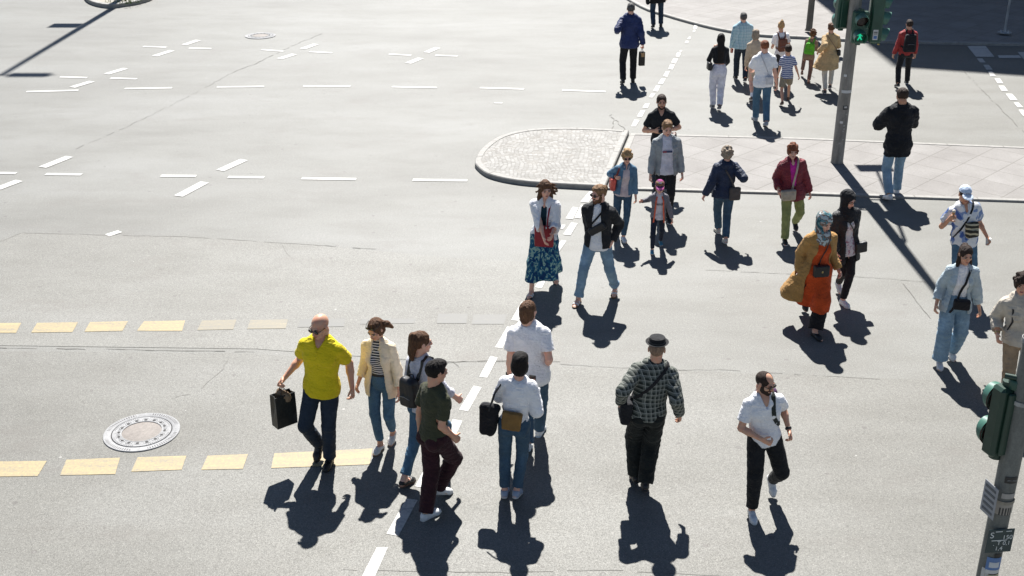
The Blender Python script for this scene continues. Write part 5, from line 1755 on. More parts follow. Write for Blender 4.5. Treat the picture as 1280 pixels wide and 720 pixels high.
def p_hat():
    r, R = person(dict(label='older man in a black hat and dark plaid shirt walking away', hx=823, hy=425, a=180, hd=170, hp=3, lod=0, w=1.06, skin='tan',
        fL=(793, 604, .02, 16), fR=(806, 617, .03, 22), aL=('p', 775, 505, -.02, (-.55, -1, -.1)), aR=('p', 850, 521, .02), lean=.04, hunch=.02))
    g_pants(r, R, cloth((.014, .016, .014), var=.35), 'baggy', seed=12, fold=.008, infl=.018)
    g_top(r, R, 'plaid_shirt', plaid((.026, .034, .030), (.19, .20, .175), (.38, .38, .34), .050), .022, -.05, 'long', fold=.007, collar='shirt', seed=16, sw=.006)
    shoes(r, R, 'boot', BLACK_SHOE, BLACK_SOLE); g_hair(r, R, 'buzz', hairm((.26, .17, .115)))
    hm = Matrix(r.hR.tolist()); c = r.H(0, -.012, .078)
    hat = MB().lathe([(.0, .062), (.055, .064), (.080, .058), (.088, .045), (.091, .0), (.095, -.004), (.120, .004), (.124, .010), (.120, .010), (.096, .003)], 30, c, hm @ Matrix.Diagonal((.95, 1.12, 1)))
    ho = hat.build('hat', cloth((.013, .013, .014)), R)
    MB().lathe([(.0925, .002), (.0945, .004), (.0940, .022), (.0915, .024)], 30, c, hm @ Matrix.Diagonal((.95, 1.12, 1))).build('hatband', cloth((.06, .055, .05)), ho)
    c = r.T(.00, -.225, .0); P = [Box(c, (.055, .12, .125), Rax(r), .03, taper=-.05), Box(r.T(.03, -.265, .0), (.03, .11, .08), Rax(r), .02)]
    b = carried(r, 'messenger_bag', 'black messenger bag at the left hip of the man in the hat', 'bag', c, P, BLK_CLOTH)
    crossbody(r, b, c, BLK_CLOTH, r.T(.13, -.19, .0), 1, .032)
def p_vneck():
    r, R = person(dict(label='balding bearded man in a white V neck tee, black track pants and sunglasses, looking aside', hx=955, hy=464, a=6, hd=42, hp=14, lod=0, w=1.04, skin='tan',
        fR=(940, 648, 0, 4), fL=(962, 617, .08, 45), aR=('p', 959, 553, .22, (.9, -.5, -.5)), aL=('p', 988, 545, .02, (-.4, -1, -.4)), lean=.03, belly=.0, curlR=.8, curlL=.7))
    o = g_pants(r, R, cloth((.014, .014, .015), var=.3), 'track', seed=14, hem=.94)
    g_top(r, R, 't_shirt', WHITE_TEE, .016, -.05, 'short', fold=.005, v=.075, seed=17, flare=-.03)
    shoes(r, R, 'sneaker', WHITE_SHOE); g_hair(r, R, 'balding', H_DARK); g_beard(r, R, H_DARK); g_glasses(r, R, plain('brown_lens', (.03, .018, .012), .1)); g_face(r, R, (.03, .02, .015), eyes=False)
    d = r.hd[-1]; z = Vector(d); q = z.to_track_quat('Z', 'Y').to_matrix()
    MB().lathe([(.031, -.012), (.036, -.008), (.036, .012), (.031, .016)], 20, r.wr[-1]-d*.02, q).build('wristwatch', BLACK_SHOE, R)
    backpack(r, 'dark purple backpack hung on one shoulder of the balding man', cloth((.050, .012, .055), var=.3), (.13, .07, .19), .30, xo=-.09, sm=cloth((.030, .036, .032)), oneside=-1)
def p_redbag():
    r, R = person(dict(label='woman with windblown brown hair in a white shirt and long blue patterned skirt', hx=682, hy=225, a=-8, hd=12, hp=12, fem=True, lod=0, skin='fair',
        fR=(663, 371, 0, 0), fL=(695, 353, .03, 24), aR=('p', 681, 302, .38), aL=('p', 689, 297, .39), lean=.03, curlR=.3, curlL=.35))
    g_top(r, R, 'dress_top', cloth((.01, .035, .05)), .007, .05, 'none', fold=.002, v=.10)
    g_skirt(r, R, blotch([(.008, .045, .13), (.015, .11, .20), (.28, .44, .38)], 12, dist=2.2, stretch=(1, 1, .7)), waist=.15, hem=-.66, r1=.235, shift=(.02, .0, 0))
    g_top(r, R, 'white_shirt', WHITE_TEE, .028, -.05, 'rolled', fold=.010, opening=(.05, .03), open_to=.05, collar='shirt', sw=.012, seed=19, flare=.06)
    shoes(r, R, 'sandal', None, plain('dark_sandal', (.035, .022, .018), .5)); g_hair(r, R, 'wavy', H_BROWN); g_face(r, R, (.04, .025, .018))
    X = Rax(r); c = r.T(.05, -.02, .20); P = [Box(c, (.14, .022, .165), X, .015, taper=-.02)]
    b = carried(r, 'shoulder_bag', 'flat dark red bag held in front of the woman in the patterned skirt', 'bag', c, P, leather((.26, .006, .02), .45), fold=.003)
    pts = [r.T(.20, -.06, .20), r.T(.32, -.065, .175), r.T(.42, -.075, .14), r.T(.50, -.09, .075), r.T(.525, -.095, 0), r.T(.48, -.09, -.10)]
    nn = [r.fwd, r.fwd, r.fwd, r.fwd+r.up, r.up, -r.fwd]; strap_child(r, b, c, pts, nn, .022, leather((.26, .006, .02), .45))
def p_bomber():
    r, R = person(dict(label='bearded man with a light brown bun in a black jacket, light jeans and sandals', hx=750, hy=231, a=-16, hd=-55, hp=6, lod=0, w=1.02,
        fR=(721, 381, 0, 0), fL=(768, 369, .02, 16), aR=('p', 738, 303, .02), aL=('p', 763, 307, .06, (-.6, -1, -.1)), lean=.04, curlL=.9))
    g_pants(r, R, LT_JEANS, 'straight', hem=.92, seed=17, cuffed=True, fold=.007)
    g_top(r, R, 't_shirt', WHITE_TEE, .012, -.09, 'none', fold=.005, collar='crew', seed=20)
    g_top(r, R, 'jacket', cloth((.020, .021, .023), var=.3), .030, -.05, 'long', fold=.008, opening=(.06, .10), shell=True, collar='high', seed=21, sw=.006)
    shoes(r, R, 'sandal', None, leather((.24, .12, .05), .5)); g_hair(r, R, 'bun', H_LBROWN); g_beard(r, R, H_BROWN); g_glasses(r, R, BLACK_GLASS); g_face(r, R, (.15, .09, .05), eyes=False)
    d = r.hd[-1]; q = Vector(d).to_track_quat('Z', 'Y').to_matrix()
    X = Rax(r); c = r.T(.26, -.02, .165); RR = X@np.array([[math.cos(.6), 0, math.sin(.6)], [0, 1, 0], [-math.sin(.6), 0, math.cos(.6)]])
    b = carried(r, 'sling_bag', 'small black sling bag across the chest of the bearded man', 'bag', c, [Box(c, (.13, .028, .055), RR, .025)], BLK_LEA)
    crossbody(r, b, c, BLK_CLOTH, r.T(.20, .15, .07), -1, .025)
def p_denim():
    r, R = person(dict(label='curly blonde woman in sunglasses and denim jacket holding a child by the hand', hx=784, hy=187, a=4, hd=2, hp=14, fem=True, lod=1,
        fL=(780, 302, 0, 0), fR=(770, 290, .08, 30), aR=('p', 771, 222, .10, (.45, -.6, -.8)), aL=('p', 795, 250, .0), lean=.03))
    g_pants(r, R, TEAL_JEANS, 'slim', hem=.93, seed=18)
    g_top(r, R, 'blouse', cloth((.62, .52, .52)), .012, -.04, 'none', fold=.006, v=.06, seed=22)
    g_top(r, R, 'denim_jacket', denim((.11, .20, .29), fade=.7), .028, -.01, 'long', fold=.006, opening=(.065, .085), collar='shirt', shell=True, seed=23)
    shoes(r, R, 'sneaker', WHITE_SHOE); g_hair(r, R, 'curly', H_BLOND, seed=3); g_glasses(r, R, BLACK_GLASS); g_face(r, R, (.2, .12, .07), eyes=False)
    X = Rax(r); c = r.T(.16, .21, -.03); b = carried(r, 'shoulder_bag', 'coral pink shoulder bag under the arm of the woman in the denim jacket', 'bag', c, [Box(c, (.05, .13, .12), X, .04)], leather((.62, .10, .07), .5))
    strap_child(r, b, c, [r.T(.25, .20, .05), r.T(.40, .165, .11), r.T(.49, .13, .07), r.T(.50, .12, 0), r.T(.42, .14, -.12), r.T(.26, .18, -.10)], [r.fwd, r.fwd, r.fwd+r.up, r.up, -r.fwd, -r.fwd], .035, leather((.22, .05, .04), .5))
def p_child():
    r, R = person(dict(label='small child in a magenta cap and grey jacket with orange lining', hx=825, hy=225, a=0, hd=-5, hp=12, child=True, lod=0, w=.92,
        fR=(815, 317, 0, 0), fL=(826, 306, .0, 5), aR=('p', 800, 252, .0), aL=(6, 18, 14, 10)))
    g_pants(r, R, cloth((.020, .026, .045)), 'tight', hem=.93)
    o = g_top(r, R, 't_shirt', cloth((.68, .66, .70)), .012, -.08, 'none', fold=.004)
    text(o, 'bench', r.T(.33, .105, .150), Matrix((np.stack([-r.rt, r.up, r.fwd], 1)).tolist()), .085, plain('print_dark', (.03, .03, .05), .7), ext=.004)
    gj = cloth((.20, .19, .21)); org = cloth((.72, .14, .07))
    g_top(r, R, 'jacket', gj, .030, -.13, 'long', fold=.006, opening=(.085, .12), shell=True, hood=True, seed=5)
    for sd in (1, -1):
        pts = [r.T(.50, sd*.055, .075), r.T(.42, sd*.085, .150), r.T(.20, sd*.095, .150), r.T(-.02, sd*.115, .155), r.T(-.13, sd*.125, .150)]
        MB().ribbon(pts, [r.fwd]*5, .032, .014).build('lining', org, R)
    shoes(r, R, 'sneaker', plain('blue_shoe', (.05, .22, .33), .5)); g_hair(r, R, 'bob', H_LBROWN)
    o = g_cap(r, R, blotch([(.30, .04, .17), (.40, .09, .25), (.14, .03, .12)], 9)); g_face(r, R, (.15, .09, .05))
    MB().ribbon([r.H(-.028, .062, .112), r.H(0, .068, .114), r.H(.028, .062, .112)], [nrm(r.hR[:, 1]+r.hR[:, 2])]*3, .03, .006).build('cap_badge', plain('badge_white', (.6, .6, .65), .6), o)
def p_hoodie():
    r, R = person(dict(label='young man in an open grey jacket over a white hoodie, behind the child', hx=834, hy=150, a=0, hd=6, hp=20, lod=1,
        fR=(824, 272, .03, 15), fL=(836, 278, 0, 0), aR=(2, 12, 10, 15), aL=(-2, 12, 14, 15), lean=.03))
    g_pants(r, R, cloth((.018, .018, .020)), 'slim')
    o = g_top(r, R, 'hoodie', cloth((.66, .65, .70)), .018, -.07, 'none', fold=.005, hood=True)
    MB().box(r.T(.34, 0, .150), (.16, .006, .030), Matrix(Rax(r).tolist())).build('print', plain('print_navy', (.04, .06, .14), .7), o)
    MB().box(r.T(.34, .045, .1535), (.06, .004, .022), Matrix(Rax(r).tolist())).build('print_red', plain('print_red', (.35, .04, .05), .7), o)
    MB().box(r.T(.365, .0, .148), (.14, .006, .014), Matrix(Rax(r).tolist())).build('print_pale', plain('print_pale', (.35, .36, .45), .7), o)
    g_top(r, R, 'jacket', cloth((.32, .34, .345)), .034, -.10, 'long', fold=.008, opening=(.085, .12), shell=True, collar='high', seed=25)
    shoes(r, R, 'sneaker', BLACK_SHOE); g_hair(r, R, 'quiff', H_LBROWN); g_face(r, R, (.12, .07, .04))
    c = r.T(-.02, .235, .02); carried(r, 'pouch', 'small dark red pouch at the hip of the young man in the grey jacket', 'bag', c, [Box(c, (.04, .06, .07), Rax(r), .025)], leather((.06, .02, .02)))
def p_blacktee():
    r, R = person(dict(label='muscular man with a short beard in a tight black tee looking at his phone', hx=827, hy=118, a=-4, hd=0, hp=6, lod=1, w=1.12, skin='tan',
        fR=(819, 240, 0, 0), fL=(832, 236, .02, 10), aR=('p', 822, 164, .20, (.7, -.6, -.6)), aL=('p', 835, 163, .18, (-.7, -.6, -.6)), curlR=.8))
    g_pants(r, R, DK_JEANS, 'straight'); g_top(r, R, 't_shirt', BLACK_TEE, .012, -.06, 'short', fold=.004, v=.04)
    shoes(r, R, 'sneaker', BLACK_SHOE); g_hair(r, R, 'short', H_DARK); g_beard(r, R, H_DARK, False); g_face(r, R, (.025, .016, .012))
    give_phone(r, 1, 'phone held low by the man in the tight black tee', 1.1, (-.02, .02, .03))
    c = r.T(.02, -.22, -.04); carried(r, 'shoulder_bag', 'brown bag hanging at the side of the man in the tight black tee', 'bag', c, [Box(c, (.04, .09, .10), Rax(r), .03)], leather((.10, .045, .025)))
def p_navywoman():
    r, R = person(dict(label='grey blonde woman in a navy quilted jacket and jeans walking away', hx=910, hy=184, a=186, hd=184, hp=4, fem=True, lod=1, w=1.10,
        fR=(906, 306, .02, 14), fL=(896, 290, 0, 0), aL=('p', 879, 247, .0), aR=('p', 930, 222, -.10, (.5, -.7, -.6)), lean=.04))
    g_pants(r, R, TEAL_JEANS, 'straight', hem=.94)
    g_top(r, R, 'quilted_jacket', cloth((.022, .034, .070), rough=.6), .032, -.07, 'long', fold=.010, hood=True, collar='high', seed=26, sw=.010)
    shoes(r, R, 'sneaker', plain('beige_shoe', (.5, .47, .42), .5)); g_hair(r, R, 'curly', H_ASH, seed=8)
    c = r.T(.02, .14, -.17); b = carried(r, 'shoulder_bag', 'grey brown shoulder bag on the back of the woman in the navy jacket', 'bag', c, [Box(c, (.10, .035, .12), Rax(r), .03)], leather((.075, .065, .060), .6))
    strap_child(r, b, c, [r.T(.12, .13, -.165), r.T(.28, .06, -.165), r.T(.42, -.03, -.155), r.T(.505, -.08, -.05)], [-r.fwd, -r.fwd, -r.fwd, r.up], .03, leather((.075, .065, .060), .6))
def p_maroon():
    r, R = person(dict(label='older woman with curly red hair in a maroon jacket, pink top and lime green trousers', hx=991, hy=180, a=0, hd=0, hp=8, fem=True, lod=1, w=1.16, belly=.08,
        fR=(981, 305, 0, 0), fL=(993, 288, .05, 30), aR=('p', 973, 240, .12), aL=('p', 1014, 248, .02), lean=.0))
    g_pants(r, R, cloth((.27, .29, .11)), 'straight', fold=.007, infl=.02); g_top(r, R, 'pink_top', cloth((.55, .03, .30)), .012, -.03, 'none', v=.05)
    g_top(r, R, 'jacket', cloth((.20, .028, .040), rough=.6, wr=.8), .036, -.15, 'long', fold=.010, opening=(.065, .02), open_to=.14, collar='high', hood=True, seed=27, sw=.010)
    shoes(r, R, 'sneaker', BLACK_SHOE); g_hair(r, R, 'curly', H_RED, seed=5); g_face(r, R, (.08, .04, .03), (.38, .10, .09))
    c = r.T(-.01, .11, .215); b = carried(r, 'crossbody_bag', 'beige crossbody bag in front of the woman in the maroon jacket', 'bag', c, [Box(c, (.125, .045, .095), Rax(r), .03, taper=-.08), Box(r.T(-.03, .11, .25), (.09, .02, .05), Rax(r), .015)], leather((.42, .36, .27), .6))
    crossbody(r, b, c, leather((.42, .36, .27), .6), r.T(.07, .04, .20), -1, .032)
def p_camel():
    r, R = person(dict(label='woman in a blue patterned headscarf, camel coat and long orange red tunic', hx=1030, hy=265, a=12, hd=25, hp=24, fem=True, lod=0, w=1.05,
        fL=(1021, 423, 0, 0), fR=(1004, 388, .06, 36), aR=('p', 998, 346, .02), aL=('p', 1050, 342, .02), lean=.02))
    g_pants(r, R, cloth((.016, .013, .013), var=.3), 'wide', hem=.94, fold=.008)
    g_top(r, R, 'tunic', cloth((.58, .075, .014)), .014, -.46, 'none', fold=.007, flare=.10, legs=True)
    g_top(r, R, 'coat', cloth((.42, .23, .075)), .034, -.46, 'long', fold=.007, opening=(.08, .20), shell=True, insh=.028, flare=.12, shift=(.16, -.12, .02), seed=29, sw=.008)
    shoes(r, R, 'loafer', BLACK_SHOE, BLACK_SOLE); g_hijab(r, R, blotch([(.03, .10, .12), (.12, .24, .27), (.20, .13, .10), (.46, .52, .52)], 7)); g_face(r, R, (.04, .025, .02))
    c = r.T(.07, .03, .19); b = carried(r, 'crossbody_bag', 'boxy black crossbody bag on the woman in the camel coat', 'bag', c, [Box(c, (.105, .040, .080), Rax(r), .015)], BLK_LEA)
    MB().box(c+r.fwd*.041+r.up*.0, (.022, .006, .03), Matrix(Rax(r).tolist()), bev=.002).build('clasp', plain('brass', (.55, .42, .18), .3, .8), b, offset=c)
    crossbody(r, b, c, BLK_LEA, r.T(.14, .06, .17), -1, .014)
def p_blackhijab():
    r, R = person(dict(label='woman in a black headscarf and long black jacket with white sneakers', hx=1059, hy=238, a=14, hd=35, hp=22, fem=True, lod=1,
        fL=(1056, 383, 0, 0), fR=(1047, 366, .05, 30), aR=(2, 14, 30, 20), aL=('p', 1062, 330, .08), lean=.02))
    g_pants(r, R, cloth((.016, .016, .018)), 'slim', hem=.95)
    g_top(r, R, 'white_top', blotch([(.62, .60, .60), (.55, .54, .56), (.35, .20, .25)], 16), .012, -.14, 'none', flare=.05)
    g_top(r, R, 'jacket', cloth((.020, .020, .022), rough=.55), .034, -.24, 'long', fold=.008, opening=(.055, .085), shell=True, flare=.08, seed=30, sw=.008)
    shoes(r, R, 'sneaker', WHITE_SHOE); g_hijab(r, R, cloth((.016, .016, .018), var=.3), seed=4); g_face(r, R, (.02, .015, .012))
    g_glasses(r, R, BLACK_SHOE, clear=True)
    c = r.T(-.02, -.16, .15); b = carried(r, 'handbag', 'plain black handbag at the hip of the woman in the black headscarf', 'bag', c, [Box(c, (.09, .04, .08), Rax(r), .02)], BLK_LEA)
    crossbody(r, b, c, BLK_LEA, r.T(.06, -.15, .12), 1, .014)
def p_phoneman():
    r, R = person(dict(label='man in a black hooded jacket and light blue jeans walking away across the paved strip', hx=1130, hy=111, a=184, hd=182, hp=22, lod=1, w=1.04, skin='olive',
        fL=(1109, 252, .02, 16), fR=(1119, 241, 0, 0), aL=(38, 20, 95, 45), aR=(38, 20, 95, 45), lean=.0, hunch=.03))
    g_pants(r, R, LT_JEANS, 'straight'); g_top(r, R, 'hooded_jacket', cloth((.012, .013, .016), var=.3), .046, -.20, 'long', fold=.014, hood=True, collar='high', seed=31, sw=.018, flare=.03)
    shoes(r, R, 'sneaker', WHITE_SHOE); g_hair(r, R, 'short', H_DARK)
    give_phone(r, 1, 'phone held in front of the man in the black hooded jacket', .9)
def p_redjacket():
    r, R = person(dict(label='man in a dark red jacket with a black backpack walking into the shade', hx=1138, hy=25, a=180, hd=182, hp=8, lod=2, w=1.04, skin='tan',
        fL=(1121, 110, .02, 14), fR=(1133, 104, 0, 0), aL=(2, 14, 14, 10), aR=(2, 12, 14, 10)))
    g_pants(r, R, cloth((.020, .020, .022)), 'straight'); g_top(r, R, 'jacket', cloth((.36, .040, .038), rough=.6), .030, -.06, 'long', fold=.008, collar='high', seed=32)
    shoes(r, R, 'sneaker', BLACK_SHOE); g_hair(r, R, 'short', H_DARK)
    backpack(r, 'black backpack on the man in the dark red jacket', BLK_CLOTH, (.15, .08, .23), .27)
def p_navyman():
    r, R = person(dict(label='man in a navy blue jacket near the top edge, carrying a paper bag', hx=789, hy=4, a=180, hd=178, hp=3, lod=2, w=1.10,
        fL=(778, 106, .02, 12), fR=(791, 102, 0, 0), aR=('p', 804, 58, .0), aL=('p', 771, 40, -.10, (-.5, -.6, -.8)), curlR=.9))
    g_pants(r, R, cloth((.016, .016, .018)), 'straight'); g_top(r, R, 'jacket', cloth((.022, .036, .12), rough=.6), .036, -.12, 'long', fold=.010, hood=True, collar='high', seed=33)
    shoes(r, R, 'boot', BLACK_SHOE, BLACK_SOLE); g_hair(r, R, 'short', H_GREY)
    o, c, B = paper_bag(r, 1, 'black and gold paper carrier bag held by the man in the navy jacket', leather((.018, .018, .015), .5), (.12, .09, .30), WHITE_SHOE, yaw=.2)
    MB().box(c+V3(0, -.047, .09), (.10, .004, .09)).build('gold_panel', plain('gold_panel', (.45, .27, .12), .4), o, offset=c, smooth=False)
def p_topcut():
    r, R = person(dict(label='person cut off by the top edge, in dark jeans and a dark coat', hx=821, hy=-46, a=178, lod=2,
        fL=(816, 36, .02, 12), fR=(826, 33, 0, 0), aR=(0, 10, 12, 10), aL=(0, 14, 20, 10)))
    g_pants(r, R, denim((.03, .05, .08)), 'straight'); g_top(r, R, 'coat', cloth((.02, .018, .018)), .03, -.22, 'long', flare=.12, fold=.01)
    shoes(r, R, 'boot', BLACK_SHOE, BLACK_SOLE); g_hair(r, R, 'short', H_DARK)
    c = r.T(-.10, -.27, 0); carried(r, 'tote_bag', 'dark bag at the left side of the person cut off by the top edge', 'bag', c, [Box(c, (.05, .13, .15), Rax(r), .04)], BLK_CLOTH, h=.012)
def p_longhair():
    r, R = person(dict(label='woman with very long black hair in a cropped black top and white trousers', hx=902, hy=42, a=182, hd=175, hp=4, fem=True, lod=1, skin='tan',
        fL=(890, 134, 0, 0), fR=(899, 139, .03, 18), aL=('p', 893, 58, -.12, (-.4, -.5, -1)), aR=(10, 12, 50, 20)))
    g_pants(r, R, cloth((.66, .66, .74), wr=.6), 'track', fold=.008, waist=.13); g_top(r, R, 'cropped_top', BLACK_TEE, .014, .17, 'long', fold=.005)
    shoes(r, R, 'sneaker', plain('black_white_shoe', (.12, .12, .13), .5)); g_hair(r, R, 'long', H_BLACK)
    c = r.T(.10, -.22, -.03); b = carried(r, 'shoulder_bag', 'black shoulder bag of the woman in white trousers', 'bag', c, [Box(c, (.05, .11, .09), Rax(r), .03)], BLK_LEA)
    strap_child(r, b, c, [r.T(.18, -.21, .05), r.T(.36, -.18, .06), r.T(.47, -.14, .02), r.T(.36, -.18, -.10), r.T(.18, -.21, -.10)], [-r.rt]*5, .02, BLK_LEA)
def p_plaidman():
    r, R = person(dict(label='grey haired man in a light blue checked shirt and dark jeans', hx=930, hy=16, a=180, hd=186, hp=4, lod=2, w=1.14,
        fL=(919, 98, 0, 0), fR=(931, 104, .03, 14), aL=('p', 913, 66, -.12, (-.4, -.5, -1)), aR=(4, 12, 16, 10)))
    g_pants(r, R, DK_JEANS, 'straight'); g_top(r, R, 'checked_shirt', plaid((.36, .55, .62), (.55, .68, .72), (.14, .30, .40), .075), .026, -.06, 'long', collar='shirt', fold=.006, sw=.006)
    shoes(r, R, 'sneaker', BLACK_SHOE); g_hair(r, R, 'short', H_GREY)
    c = r.handc(-1); carried(r, 'red_cup', 'red cup in the left hand of the man in the light blue checked shirt', 'cup', c, [Cone(c-V3(0, 0, .05), c+V3(0, 0, .06), .032, .042, fa=True, fb=True)], plain('red_plastic', (.35, .03, .03), .4), fold=0)
def p_beigecoat():
    r, R = person(dict(label='blonde woman in a knee length beige coat with bare legs and white socks', hx=945, hy=37, a=178, fem=True, lod=1, skin='fair',
        fL=(939, 127, .02, 14), fR=(948, 118, 0, 0), aL=(2, 12, 14, 10), aR=(2, 12, 14, 10)))
    g_top(r, R, 'coat', cloth((.56, .44, .32)), .026, -.42, 'long', fold=.006, flare=.05, collar='high', seed=34)
    shoes(r, R, 'sneaker', BROWN_SHOE, socks=WHITE_TEE); g_hair(r, R, 'bob', H_ASH)
def p_whitecross():
    r, R = person(dict(label='man in a loose white tee and blue jeans at the back of the crowd', hx=957, hy=51, a=184, hd=184, hp=14, lod=1, skin='fair', w=1.06,
        fL=(943, 150, 0, 0), fR=(957, 159, .02, 14), aR=('p', 972, 113, -.02), aL=(25, 14, 70, 40)))
    g_pants(r, R, MID_JEANS, 'straight'); g_top(r, R, 't_shirt', WHITE_TEE, .030, -.10, 'short', fold=.008, collar='crew', flare=.03, seed=35)
    shoes(r, R, 'sneaker', plain('grey_shoe', (.35, .37, .4), .5)); g_hair(r, R, 'short', H_RED)
    c = r.T(.05, .085, -.175); b = carried(r, 'crossbody_bag', 'small white crossbody bag on the back of the man in the white tee', 'bag', c, [Box(c, (.075, .035, .085), Rax(r), .02)], leather((.58, .58, .60), .5))
    crossbody(r, b, c, leather((.58, .58, .60), .5), r.T(.13, .085, -.14), -1, .02)
def p_brownpack():
    r, R = person(dict(label='woman with a blonde topknot and white tee wearing a brown leather backpack', hx=977, hy=27, a=180, fem=True, lod=2, skin='tan',
        fL=(969, 111, 0, 0), fR=(981, 106, .02, 12), aL=(20, 12, 55, 10), aR=(12, 14, 45, 10)))
    g_pants(r, R, cloth((.03, .03, .035)), 'slim'); g_top(r, R, 't_shirt', WHITE_TEE, .020, -.04, 'short', fold=.005)
    shoes(r, R, 'sneaker', BLACK_SHOE); g_hair(r, R, 'updo', H_BLOND)
    backpack(r, 'brown leather backpack on the woman with the topknot', leather((.14, .045, .022), .5), (.125, .06, .17), .26)
def p_stripeboy():
    r, R = person(dict(label='boy in a blue and white striped tee and khaki shorts', hx=986, hy=56, a=176, child=True, lod=1, skin='tan', w=.95,
        fL=(977, 133, .03, 20), fR=(985, 124, 0, 0), aR=('p', 999, 97, .0), aL=(10, 10, 20, 10)))
    g_pants(r, R, cloth((.30, .25, .18)), 'shorts', hem=.86); g_top(r, R, 'striped_t_shirt', stripes((.62, .64, .70), (.05, .07, .24), .055, .5), .020, -.10, 'short', fold=.004)
    shoes(r, R, 'sneaker', BROWN_SHOE, BROWN_SHOE); g_hair(r, R, 'short', H_DARK)
def p_greenpack():
    r, R = person(dict(label='child in brown clothes wearing a bright green backpack, holding the boy by the hand', hx=1017, hy=37, a=160, fem=True, child=True, hs=1.12, lod=2, skin='tan',
        fR=(1011, 104, 0, 0), fL=(1002, 96, .06, 30), aL=('p', 1000, 95, .0), aR=(30, 12, 60, 30)))
    g_pants(r, R, cloth((.22, .13, .10)), 'straight', hem=.9); g_top(r, R, 'brown_top', cloth((.28, .19, .14)), .022, -.10, 'long', fold=.006)
    shoes(r, R, 'flat', BROWN_SHOE, BROWN_SHOE); g_hair(r, R, 'curly', H_BROWN, seed=6)
    backpack(r, 'bright green backpack on the child in brown clothes', cloth((.10, .42, .035)), (.15, .08, .18), .26)
def p_trench():
    r, R = person(dict(label='woman in a billowing tan trench coat and white trousers beside the traffic light mast', hx=1040, hy=29, a=176, hd=180, fem=True, lod=1, skin='tan', w=1.05,
        fL=(1030, 116, .0, 0), fR=(1037, 112, .02, 10), aL=('p', 1022, 66, .02), aR=(35, 14, 100, 30)))
    g_pants(r, R, cloth((.62, .58, .50)), 'slim', hem=.93); g_top(r, R, 'trench_coat', cloth((.56, .39, .20)), .034, -.34, 'long', fold=.010, flare=.26, collar='high', shift=(-.10, 0, 0), shell=True, seed=36, sw=.006)
    shoes(r, R, 'sneaker', plain('dark_shoe', (.05, .05, .05), .5)); g_hair(r, R, 'bun', H_BROWN)
    c = r.T(.10, .20, -.06); b = carried(r, 'shoulder_bag', 'small dark bag at the right side of the woman in the trench coat', 'bag', c, [Box(c, (.04, .08, .07), Rax(r), .02)], BLK_LEA, h=.01)
    crossbody(r, b, c, leather((.25, .16, .09), .6), r.T(.15, .17, -.05), -1, .018)
def p_capman():
    r, R = person(dict(label='man in a white cap and printed blue and white shirt', hx=1206, hy=232, a=2, hd=-2, hp=14, lod=0, skin='olive', w=1.04,
        fR=(1192, 372, 0, 0), fL=(1206, 362, .03, 16), aR=('p', 1189, 272, .16, (.35, -.4, -1)), aL=('p', 1236, 300, .02), curlR=.85, curlL=.6))
    g_pants(r, R, MID_JEANS, 'straight')
    g_top(r, R, 'printed_shirt', blotch([(.70, .71, .73), (.70, .71, .73), (.72, .72, .73), (.70, .71, .73), (.22, .30, .50), (.07, .13, .36)], 5, dist=.4), .026, -.14, 'short', fold=.007, collar='shirt', v=.08, seed=37, sw=.010)
    shoes(r, R, 'sneaker', WHITE_SHOE); o = g_cap(r, R, cloth((.55, .64, .78))); g_hair(r, R, 'buzz', H_DARK); g_face(r, R, (.02, .015, .012))
    text(o, 'o n e', r.H(-.0, .099, .075), Matrix(np.stack([-r.hR[:, 0], r.hR[:, 2], r.hR[:, 1]], 1).tolist()), .03, plain('print_dark', (.03, .03, .05), .7), ext=.003, align='CENTER')
    c = r.T(.20, -.04, .195); X = Rax(r)
    b = carried(r, 'chest_bag', 'black and cream bag worn on the chest of the man in the white cap', 'bag', c, [Box(c, (.095, .045, .12), X, .035), Box(r.T(.16, -.04, .235), (.075, .03, .06), X, .02)], stripes((.50, .44, .30), (.04, .038, .03), .07, .62))
    crossbody(r, b, c, BLK_CLOTH, r.T(.20, .10, .12), -1, .03)
    cc = r.handc(-1)
    o = carried(r, 'drink_cup', 'clear plastic cup in the lowered hand of the man in the white cap', 'cup', cc, [Cone(cc-V3(0, 0, .055), cc+V3(0, 0, .045), .028, .038, fa=True, fb=True)], plain('milky_plastic', (.62, .60, .58), .25), fold=0, h=.005)
    MB().lathe([(.0, .047), (.040, .047), (.041, .053), (.0, .056)], 20, cc).build('lid', WHITE_SHOE, o, offset=cc)
    cc = r.handc(1)+V3(0, 0, .055)
    o = carried(r, 'ice_cream', 'ice cream cone in the raised hand of the man in the white cap', 'ice cream', cc, [Cone(cc-V3(0, 0, .07), cc+V3(0, 0, .02), .006, .024)], plain('waffle', (.42, .22, .09), .7), fold=0, h=.005)
    MB().ell(cc+V3(0, 0, .035), (.027, .027, .025)).build('scoop', plain('scoop', (.68, .60, .50), .6), o, offset=cc)
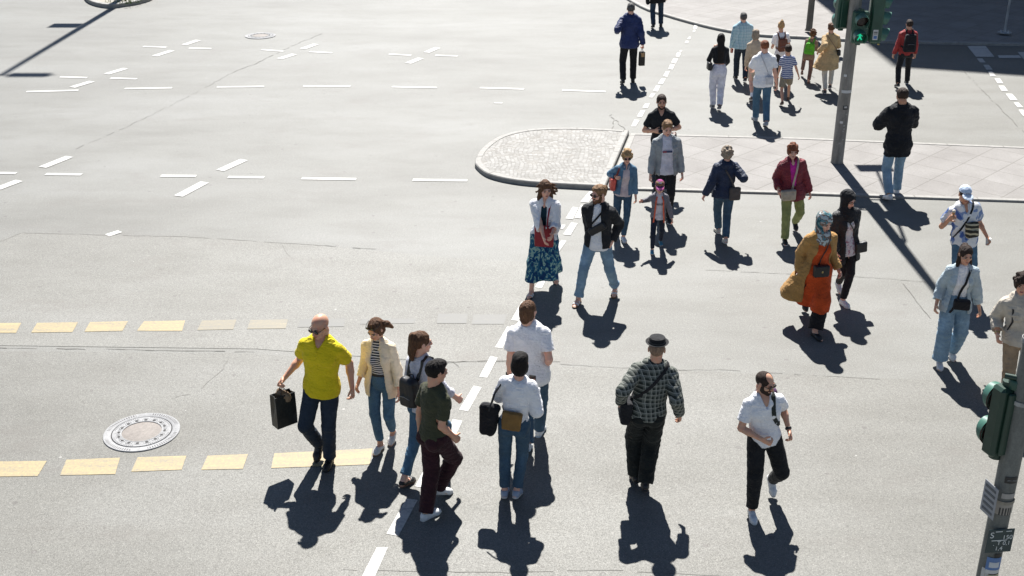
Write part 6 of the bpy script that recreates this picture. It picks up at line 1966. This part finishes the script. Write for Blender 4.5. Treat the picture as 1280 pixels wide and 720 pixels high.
def p_cardigan():
    r, R = person(dict(label='young woman in a pale blue cardigan, white tee and wide light jeans', hx=1208, hy=306, a=-8, hd=2, hp=14, fem=True, lod=0, skin='tan',
        fR=(1174, 460, 0, 0), fL=(1189, 448, .02, 18), aR=('p', 1169, 386, .05), aL=('p', 1226, 396, .05), lean=.04))
    g_pants(r, R, LT_JEANS, 'wide', hem=.93, fold=.009, infl=.018, waist=.14); g_top(r, R, 't_shirt', WHITE_TEE, .010, .08, 'none', fold=.005)
    g_top(r, R, 'cardigan', cloth((.42, .50, .54)), .024, -.10, 'three', fold=.010, opening=(.075, .14), shell=True, flare=.10, seed=38, sw=.010)
    shoes(r, R, 'sneaker', WHITE_SHOE); g_hair(r, R, 'half', H_DARK); g_face(r, R, (.03, .02, .015))
    for sd in (-1, 1):
        P = [Cone(r.H(sd*.055, -.01, .0), r.H(sd*.075, .015, -.10), .030, .026), Cone(r.H(sd*.075, .015, -.10), r.T(.38, -sd*-.085, .09), .026, .014)]; F = Field(P, .0045); F.adds(P, .01); F.folds(.004, 50, 50, 12); link_mesh('hair_strand', *F.mesh(), H_DARK, R)
    c = r.T(.06, -.03, .185); b = carried(r, 'crossbody_bag', 'small black crossbody bag on the woman in the pale blue cardigan', 'bag', c, [Box(c, (.105, .045, .07), Rax(r), .025)], BLK_CLOTH)
    crossbody(r, b, c, BLK_CLOTH, r.T(.12, .03, .16), -1, .030)
def p_edge():
    r, R = person(dict(label='dark haired woman in a beige sweater and beige trousers at the right edge', hx=1279, hy=341, a=-10, hd=-20, hp=8, fem=True, lod=0, skin='tan', w=1.15,
        fR=(1256, 512, 0, 0), fL=(1274, 500, .03, 14), aR=('p', 1247, 424, .08), aL=(4, 14, 14, 10), lean=.02))
    g_pants(r, R, cloth((.34, .24, .15)), 'straight', infl=.018); g_top(r, R, 'sweater', cloth((.52, .46, .38)), .026, -.04, 'three', fold=.009, collar='crew', sw=.012, seed=39)
    shoes(r, R, 'sneaker', WHITE_SHOE); g_hair(r, R, 'curly', H_DARK, seed=9); g_face(r, R, (.02, .015, .012))
    d = r.hd[1]; q = Vector(d).to_track_quat('Z', 'Y').to_matrix()
    MB().lathe([(.029, -.006), (.034, -.004), (.034, .006), (.029, .008)], 20, r.wr[1]-d*.02, q).build('bracelet', plain('brass', (.55, .42, .18), .3, .8), R)
    c = r.T(.10, .02, -.20); b = carried(r, 'shoulder_bag', 'dark bag hanging behind the woman in the beige sweater', 'bag', c, [Box(c, (.10, .04, .10), Rax(r), .03)], BLK_LEA)
    strap_child(r, b, c, [r.T(.18, .05, -.19), r.T(.40, .10, -.155), r.T(.49, .11, 0), r.T(.43, .11, .12), r.T(.28, .12, .14), r.T(.12, .16, .05), r.T(.12, .10, -.17)], [-r.fwd, -r.fwd, r.up, r.fwd, r.fwd, r.rt, -r.fwd], .022, BLK_LEA)
PEOPLE = [p_yellow, p_blazer, p_backpackgirl, p_olive, p_whitetee_back, p_bob, p_hat, p_vneck, p_redbag, p_bomber, p_denim, p_child, p_hoodie, p_blacktee, p_navywoman,
          p_maroon, p_camel, p_blackhijab, p_phoneman, p_redjacket, p_navyman, p_topcut, p_longhair, p_plaidman, p_beigecoat, p_whitecross, p_brownpack, p_stripeboy,
          p_greenpack, p_trench, p_capman, p_cardigan, p_edge]
for fn in PEOPLE:
    fn()
